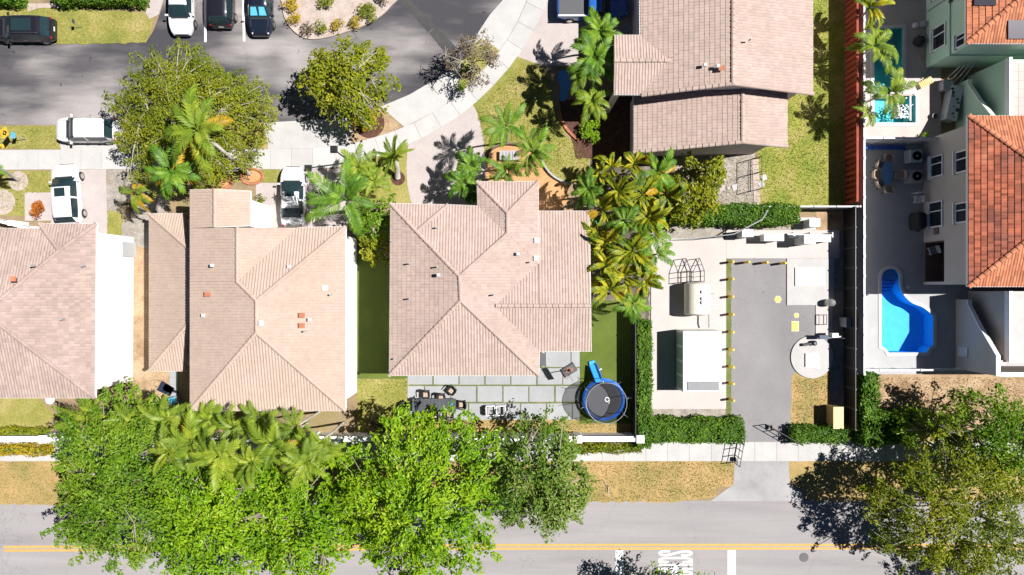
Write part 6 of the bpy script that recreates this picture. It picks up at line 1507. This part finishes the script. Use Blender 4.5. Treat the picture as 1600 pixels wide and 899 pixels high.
for k in range(10):
    mb = MB(); n = 4; a0, a1 = 2*math.pi*k/10+.012, 2*math.pi*(k+1)/10-.012; vs = []
    for j in range(n+1):
        a = a0+(a1-a0)*j/n; vs += [((R_-.24)*math.cos(a), (R_-.24)*math.sin(a), zt+.015), ((R_-.13)*math.cos(a), (R_-.13)*math.sin(a), zt+.06), ((R_+.02)*math.cos(a), (R_+.02)*math.sin(a), zt-.02)]
    mb.add(vs, [(3*j+q, 3*j+q+1, 3*j+q+4, 3*j+q+3) for j in range(n) for q in range(2)]); mb.build('pad', M['blue'], tp, world=False)
MB().tube(ring(R_-.06, zt-.05), .03, 6, cap=False).build('frame_ring', M['steel'], tp, world=False)
MB().tube(ring(R_-.10, zn), .018, 5, cap=False).build('top_ring', M['grey'], tp, world=False)
for k in range(8):
    a = 2*math.pi*k/8+.2; x_, y_ = math.cos(a), math.sin(a)
    o = MB().tube([((R_+.06)*x_, (R_+.06)*y_, 0), ((R_+.08)*x_, (R_+.08)*y_, 1.6), ((R_+.1)*x_, (R_+.1)*y_, zn-.25), ((R_-.1)*x_, (R_-.1)*y_, zn+.05)], .022, 6).build('pole', M['steel'], tp, world=False)
    MB().tube([((R_+.1)*x_, (R_+.1)*y_, zn-.25), ((R_+.28)*x_, (R_+.28)*y_, zn-.02)], .016, 5).build('hook', M['grey'], o, world=False)
M['net'] = netmat(); MB().lathe((0, 0, 0), [(R_-.34, zt), (R_-.12, zn)], 40, cap=False).build('net', M['net'], tp, world=False)
MB().tube([(.25+.16*math.cos(a), .02+.16*math.sin(a), zt+.02) for a in [2*math.pi*k/14 for k in range(15)]], .045, 6, cap=False).build('logo_ring', M['white'], tp, world=False); MB().tube([(.36, -.05, zt+.01), (.48, .0, zt+.01), (.38, -.3, zt+.01)], .035, 5).build('logo_tail', M['white'], tp, world=False)
# slide / ladder on the trampoline's far side
t = thing('garden_slide', 'small blue plastic slide leaning on the trampoline', 'slide', P(929, 580))
a, b = P(934, 594)+Vector((0, 0, 1.0)), P(926, 570)+Vector((0, 0, .25)); d = b-a; L = d.length
mt = Matrix.Rotation(math.atan2(d.y, d.x), 4, 'Z') @ Matrix.Rotation(-math.asin(d.z/L), 4, 'Y'); mid = (a+b)/2
MB().box(mid, (L, .56, .05), M=mt).build('bed', M['sky'], t)
for s in (-1, 1): MB().box(mid+mt @ Vector((0, s*.28, .09)), (L, .06, .22), M=mt).build('side_rail', M['blue'], t)
MB().box(b+Vector((-.05, .12, -.10)), (.4, .44, .1), math.atan2(d.y, d.x)).build('run_out', M['sky'], t)
for s in (-.3, .3): MB().tube([a+Vector((s, 0, 0)), Vector((a.x+s, a.y, 0))], .04, 6).build('leg', M['white'], t)
MB().box(P(937, 578, .5)+Vector((0, 0, .0)), (.36, .08, .08), .5).build('handle', M['white'], t)
# ---- beige house pool deck
t = thing('glass_table', 'oval blue glass patio table on the shaded grey deck', 'table', P(1378, 273))
MB().add([(.42*math.cos(2*math.pi*k/28), .95*math.sin(2*math.pi*k/28), z) for z in (.70, .725) for k in range(28)], [tuple(range(28, 56)), tuple(range(27, -1, -1))]+[(i, (i+1) % 28, 28+(i+1) % 28, 28+i) for i in range(28)]).build('top', plain('blue_glass_top', (.09, .24, .42), .1), t, world=False)
for sx in (-.25, .25):
    for sy in (-.6, .6): MB().tube([(sx*1.2, sy*1.1, .02), (sx, sy, .70)], .025, 6).build('leg', M['tancush'], t, world=False)
for x_, y_, a, l in ((1364, 275, 0, 'tan patio chair on the fence side of the oval glass table'), (1400, 275, math.pi, 'tan patio chair on the house side of the oval glass table'), (1382, 250, -math.pi/2, 'tan patio chair at the table end near the white divider fence'), (1382, 297, math.pi/2, 'tan patio chair at the table end towards the blue pool'), (1370, 260, -.5, 'tan patio chair at the fence side corner of the glass table'), (1370, 288, .6, 'tan patio chair at the pool side corner of the glass table')):
    chair(l, x_, y_, a, mat='tancush', cush=None)
for y_, l, mtl in ((247, 'pale green air conditioning unit beside the divider fence', plain('pale_green_enamel', (.42, .50, .46), .5)), (278, 'grey air conditioning unit next to the pale green one', M['grey'])):
    t = thing('air_conditioner', l, 'air conditioner', P(1422, y_)); MB().box((0, 0, .42), (.95, .95, .84), bev=.05).build('cabinet', mtl, t, world=False)
    MB().lathe((.05, 0, .84), [(.36, 0), (.36, .03), (.3, .03), (.3, -.02)], 20).build('fan_ring', M['black'], t, world=False); MB().lathe((.05, 0, .86), [(.1, 0), (.1, .03)], 12).build('fan_hub', M['grey'], t, world=False)
    for k in range(4):
        MB().box((-.49, 0, .2+.15*k), (.03, .8, .05)).build('louver', M['lightgrey'], t, world=False)
t = thing('white_chair', 'white plastic garden chair beside the covered grill', 'chair', P(1429, 313))
MB().box((0, 0, .4), (.5, .5, .05), bev=.02).build('seat', M['white'], t, world=False)
for k in range(5): MB().box((.24, -.2+.1*k, .65), (.04, .05, .5)).build('back_slat', M['white'], t, world=False)
for sy in (-.25, .25): MB().tube([(-.22, sy, 0), (-.22, sy, .6), (.22, sy, .62), (.24, sy, 0)], .025, 5).build('arm', M['white'], t, world=False)
t = thing('white_stand', 'white metal stand leaning by the beige house wall', 'stand', P(1427, 303))
for dx in (-.15, .15): MB().tube([(dx, 0, 0), (dx, 0, .9), (dx+.1, .15, .95)], .03, 5).build('upright', M['white'], t, world=False)
MB().tube([(-.15, 0, .6), (.15, 0, .6)], .03, 5).build('bar', M['white'], t, world=False)
t = thing('covered_grill', 'barbecue grill under a black fitted cover against the beige house', 'grill', P(1428, 347))
mb = MB(); rows_ = [(.42, .68, 0), (.40, .66, .5), (.42, .68, .85), (.36, .60, 1.08), (.22, .45, 1.16)]; n = 16; vs = []
for a_x, b_x, z in rows_:
    for k in range(n):
        q = 2*math.pi*k/n; ex = lambda v: math.copysign(abs(v)**.45, v); vs.append((a_x*ex(math.cos(q)), b_x*ex(math.sin(q)), z))
mb.add(vs, [(i*n+k, i*n+(k+1) % n, (i+1)*n+(k+1) % n, (i+1)*n+k) for i in range(len(rows_)-1) for k in range(n)]+[tuple(range((len(rows_)-1)*n, len(rows_)*n))]); mb.build('cover', M['rubber'], t, world=False, smooth=True)
MB().box((0, -.75, .55), (.3, .12, .05)).build('side_shelf', M['darkgrey'], t, world=False)
t = thing('porch_chair', 'light wicker chair inside the recessed porch', 'chair', (P(1452, 392).x, P(1452, 392).y, .12), .3)
MB().box((0, 0, .35), (.6, .6, .12), bev=.03).build('seat', M['greycush'], t, world=False); MB().box((.28, 0, .6), (.08, .6, .5), bev=.03).build('backrest', M['greycush'], t, world=False)
for sx in (-.24, .24):
    for sy in (-.24, .24): MB().box((sx, sy, .15), (.05, .05, .3)).build('leg', M['tancush'], t, world=False)
t = thing('pool_skimmer', 'round white skimmer lid on the deck beside the pool neck', 'cover', P(1418, 449)); MB().lathe((0, 0, .02), [(.13, 0), (.13, .02)], 16).build('lid', M['white'], t, world=False)
t = thing('blue_tarp', 'crumpled blue tarp along the foot of the divider fence', 'tarp', P(1380, 231))
rng_ = np.random.default_rng(5); nx_, ny_ = 24, 5; vv = [((i/nx_-.5)*3.4, (j/ny_-.5)*.35, .05+.16*abs(math.sin(i*1.7+j))*rng_.uniform(.4, 1)) for i in range(nx_+1) for j in range(ny_+1)]
MB().add(vv, [(i*(ny_+1)+j, (i+1)*(ny_+1)+j, (i+1)*(ny_+1)+j+1, i*(ny_+1)+j+1) for i in range(nx_) for j in range(ny_)]).build('sheet', plain('blue_tarpaulin', (.03, .12, .42), .5), t, world=False)
# ---- mint house pool deck clutter
t = thing('rolled_mat', 'rolled pinkish cushion mat on the shaded deck by the mint wall', 'mat', P(1437, 40), .15)
MB().lathe((0, 0, .22), [(.02, -.62), (.2, -.6), (.22, -.5), (.22, .5), (.2, .6), (.02, .62)], 16, 'X').build('roll', plain('pinkish_fabric', (.50, .44, .48), .8), t, world=False)
for dx in (-.3, .3): MB().lathe((dx, 0, .22), [(.225, -.03), (.225, .03)], 16, 'X').build('strap', M['darkgrey'], t, world=False)
t = thing('rubbish_bag', 'black rubbish bag on the deck below the mint house window', 'bag', P(1434, 66))
mb = MB(); prof = [(.05, 0), (.38, .03), (.45, .2), (.36, .42), (.12, .55), (.06, .62), (.10, .68)]
mb.lathe((0, 0, 0), prof, 12, cap=True); mb.v = [(v[0]*(1+.14*math.sin(5*i)), v[1]*(1+.14*math.cos(3*i)), v[2]) for i, v in enumerate(mb.v)]; mb.build('sack', M['rubber'], t, world=False, smooth=True)
t = thing('wooden_stool', 'tan wooden stool lying by the mint house wall', 'stool', P(1436, 92), .4)
MB().box((0, 0, .4), (.42, .42, .05), bev=.02).build('seat', M['tancush'], t, world=False)
for sx in (-.16, .16):
    for sy in (-.16, .16): MB().tube([(sx*1.2, sy*1.2, 0), (sx, sy, .4)], .025, 5).build('leg', M['tancush'], t, world=False)
t = thing('folded_parasol', 'bundle of blue grey folded parasols at the mint house corner', 'parasol', P(1446, 116), .6)
for k in range(3): MB().tube([(-.5, -.12+.12*k, .1), (.5, -.1+.14*k, .16)], [.03, .08], 7).build('pole', M['grey'], t, world=False)
t = thing('outdoor_counter', 'white outdoor counter crowded with dishes beside the mint stair wall', 'counter', P(1480, 166), math.radians(-12))
MB().box((0, 0, .44), (.78, 2.6, .88)).build('cabinet', M['lightgrey'], t, world=False); MB().box((0, 0, .90), (.86, 2.7, .05), bev=.015).build('top', M['white'], t, world=False)
rr_ = random.Random(4)
for k in range(9):
    q = thing('dish', 'assorted dish on the white outdoor counter', 'dish', P(1480, 166)+Vector((rr_.uniform(-.25, .25), -1.1+k*.27, .926)), 0, 'dishes on the outdoor counter')
    s_ = rr_.uniform(.08, .17); MB().lathe((0, 0, 0), [(s_*.6, 0), (s_, .05+rr_.uniform(0, .1)), (s_*.9, .06)], 12).build('bowl', M[rr_.choice(['white', 'grey', 'darkgrey', 'lightgrey'])], q, world=False)
t = thing('storage_box', 'lilac grey storage box at the end of the outdoor counter', 'box', P(1474, 137))
MB().box((0, 0, .3), (.8, .7, .6), bev=.05).build('body', plain('lilac_plastic', (.38, .37, .44), .6), t, world=False); MB().box((0, 0, .63), (.84, .74, .05), bev=.02).build('lid', M['lightgrey'], t, world=False)
t = thing('lounge_chair', 'yellow slatted lounge chair on the sunlit deck by the spa', 'lounger', P(1443, 131), .5)
for k in range(7): MB().box((-.45+.15*k, 0, .28+(.05*max(0, k-4))), (.11, .5, .03)).build('slat', plain('pale_yellow_wood', (.60, .46, .18), .7) if k == 0 else bpy.data.materials['pale_yellow_wood'], t, world=False)
for sy in (-.24, .24): MB().box((0, sy, .22), (1.1, .05, .06)).build('side_rail', bpy.data.materials['pale_yellow_wood'], t, world=False)
for sx in (-.4, .4):
    for sy in (-.24, .24): MB().box((sx, sy, .1), (.05, .05, .2)).build('leg', bpy.data.materials['pale_yellow_wood'], t, world=False)
t = thing('planter_pot', 'round dark pot on the deck beside the spa edge', 'pot', P(1457, 183)); MB().lathe((0, 0, 0), [(.14, 0), (.2, .3), (.22, .32), (.17, .32), (.15, .25)], 14).build('pot', M['darkgrey'], t, world=False)
t = thing('leaning_planks', 'grey planks leaning at the mint house corner', 'planks', P(1490, 118))
for k in range(4): MB().tube([P(1478+k*7, 124+k*2, .05), P(1500+k*8, 104-k*2, 1.6)], .05, 4).build('plank', M['lightgrey'], t)
# ---- side yard between the peach house and the tan roofed house
t = thing('wheelbarrow', 'dark blue wheelbarrow tray on the bare soil beside the low wing', 'wheelbarrow', P(266, 606), -.5)
mb = MB(); mb.add([(-.35, -.3, .4), (.4, -.25, .4), (.4, .25, .4), (-.35, .3, .4), (-.5, -.42, .65), (.55, -.36, .65), (.55, .36, .65), (-.5, .42, .65)], [(3, 2, 1, 0), (0, 1, 5, 4), (1, 2, 6, 5), (2, 3, 7, 6), (3, 0, 4, 7), (0, 1, 2, 3)]); mb.build('tray', plain('navy_steel', (.03, .04, .09), .4, .3), t, world=False)
for sy in (-.25, .25): MB().tube([(-.9, sy, .5), (-.3, sy, .38), (.5, sy*.4, .3)], .025, 5).build('handle', M['darkgrey'], t, world=False)
MB().lathe((.6, 0, .18), [(.05, -.05), (.18, -.05), (.18, .05), (.05, .05)], 14, 'Y').build('wheel', M['rubber'], t, world=False)
t = thing('storage_bin', 'pale blue lidded bin in the side yard of the peach house', 'bin', P(276, 624), .3)
MB().box((0, 0, .35), (.5, .45, .7), bev=.04).build('body', M['lightgrey'], t, world=False); MB().box((0, 0, .72), (.54, .5, .05), bev=.02).build('lid', M['shade'], t, world=False)
t = thing('boulder', 'pale grey boulder near the feathery palms in the side yard', 'rock', P(283, 650))
bm = bmesh.new(); bmesh.ops.create_icosphere(bm, subdivisions=2, radius=.5)
for v in bm.verts: v.co *= 1+.14*math.sin(7*v.co.x+3*v.co.y)+.1*math.cos(5*v.co.z+4*v.co.x); v.co.z = v.co.z*.6+.25
me = bpy.data.meshes.new('stone'); bm.to_mesh(me); bm.free(); link('stone', me, M['gravel'], t)
t = thing('garden_path_strip', 'narrow paved strip between the low wing and the peach house', 'path', P(266, 620))
for k in range(7): MB().box(P(272, 584+k*11, .03), (.7, .52, .06)).build('paver', M['patio'], t)
t = thing('green_bin', 'dark green wheeled bin by the palm thicket', 'bin', P(926, 347))
MB().add([(-.25, -.25, .08), (.25, -.25, .08), (.25, .25, .08), (-.25, .25, .08), (-.3, -.32, 1.0), (.3, -.32, 1.0), (.3, .32, 1.0), (-.3, .32, 1.0)], [(3, 2, 1, 0), (4, 5, 6, 7), (0, 1, 5, 4), (1, 2, 6, 5), (2, 3, 7, 6), (3, 0, 4, 7)]).build('body', plain('dark_green_plastic', (.02, .12, .07), .5), t, world=False)
MB().box((0, 0, 1.03), (.66, .7, .06), bev=.03).build('lid', plain('green_plastic_lid', (.03, .18, .11), .5), t, world=False)
for s in (-1, 1): MB().lathe((-.25, s*.27, .1), [(.03, -.03), (.1, -.03), (.1, .03), (.03, .03)], 12, 'Y').build('wheel', M['rubber'], t, world=False)
t = thing('door_step', 'dark slatted door mat step at the patio corner of the centre house', 'step', P(848, 562)); MB().box((0, 0, .08), (.5, 1.0, .06), bev=.01).build('mat', M['darkgrey'], t, world=False)
t = thing('yellow_post', 'yellow fire hydrant on the verge below the warning sign', 'hydrant', P(4, 229))
MB().lathe((0, 0, 0), [(.16, 0), (.16, .05), (.11, .06), (.11, .5), (.13, .52), (.12, .62), (.05, .7)], 12).build('barrel', M['yellow'], t, world=False)
for s in (-1, 1): MB().lathe((s*.14, 0, .42), [(.05, -.05), (.05, .05)], 10, 'X').build('nozzle', M['yellow2'], t, world=False)
t = thing('white_box', 'white planter box under the yellow green tree', 'box', P(1122, 280), .2); MB().box((0, 0, .25), (.7, .5, .5), bev=.03).build('body', M['white'], t, world=False); MB().box((0, 0, .51), (.74, .54, .03)).build('lid', M['lightgrey'], t, world=False)
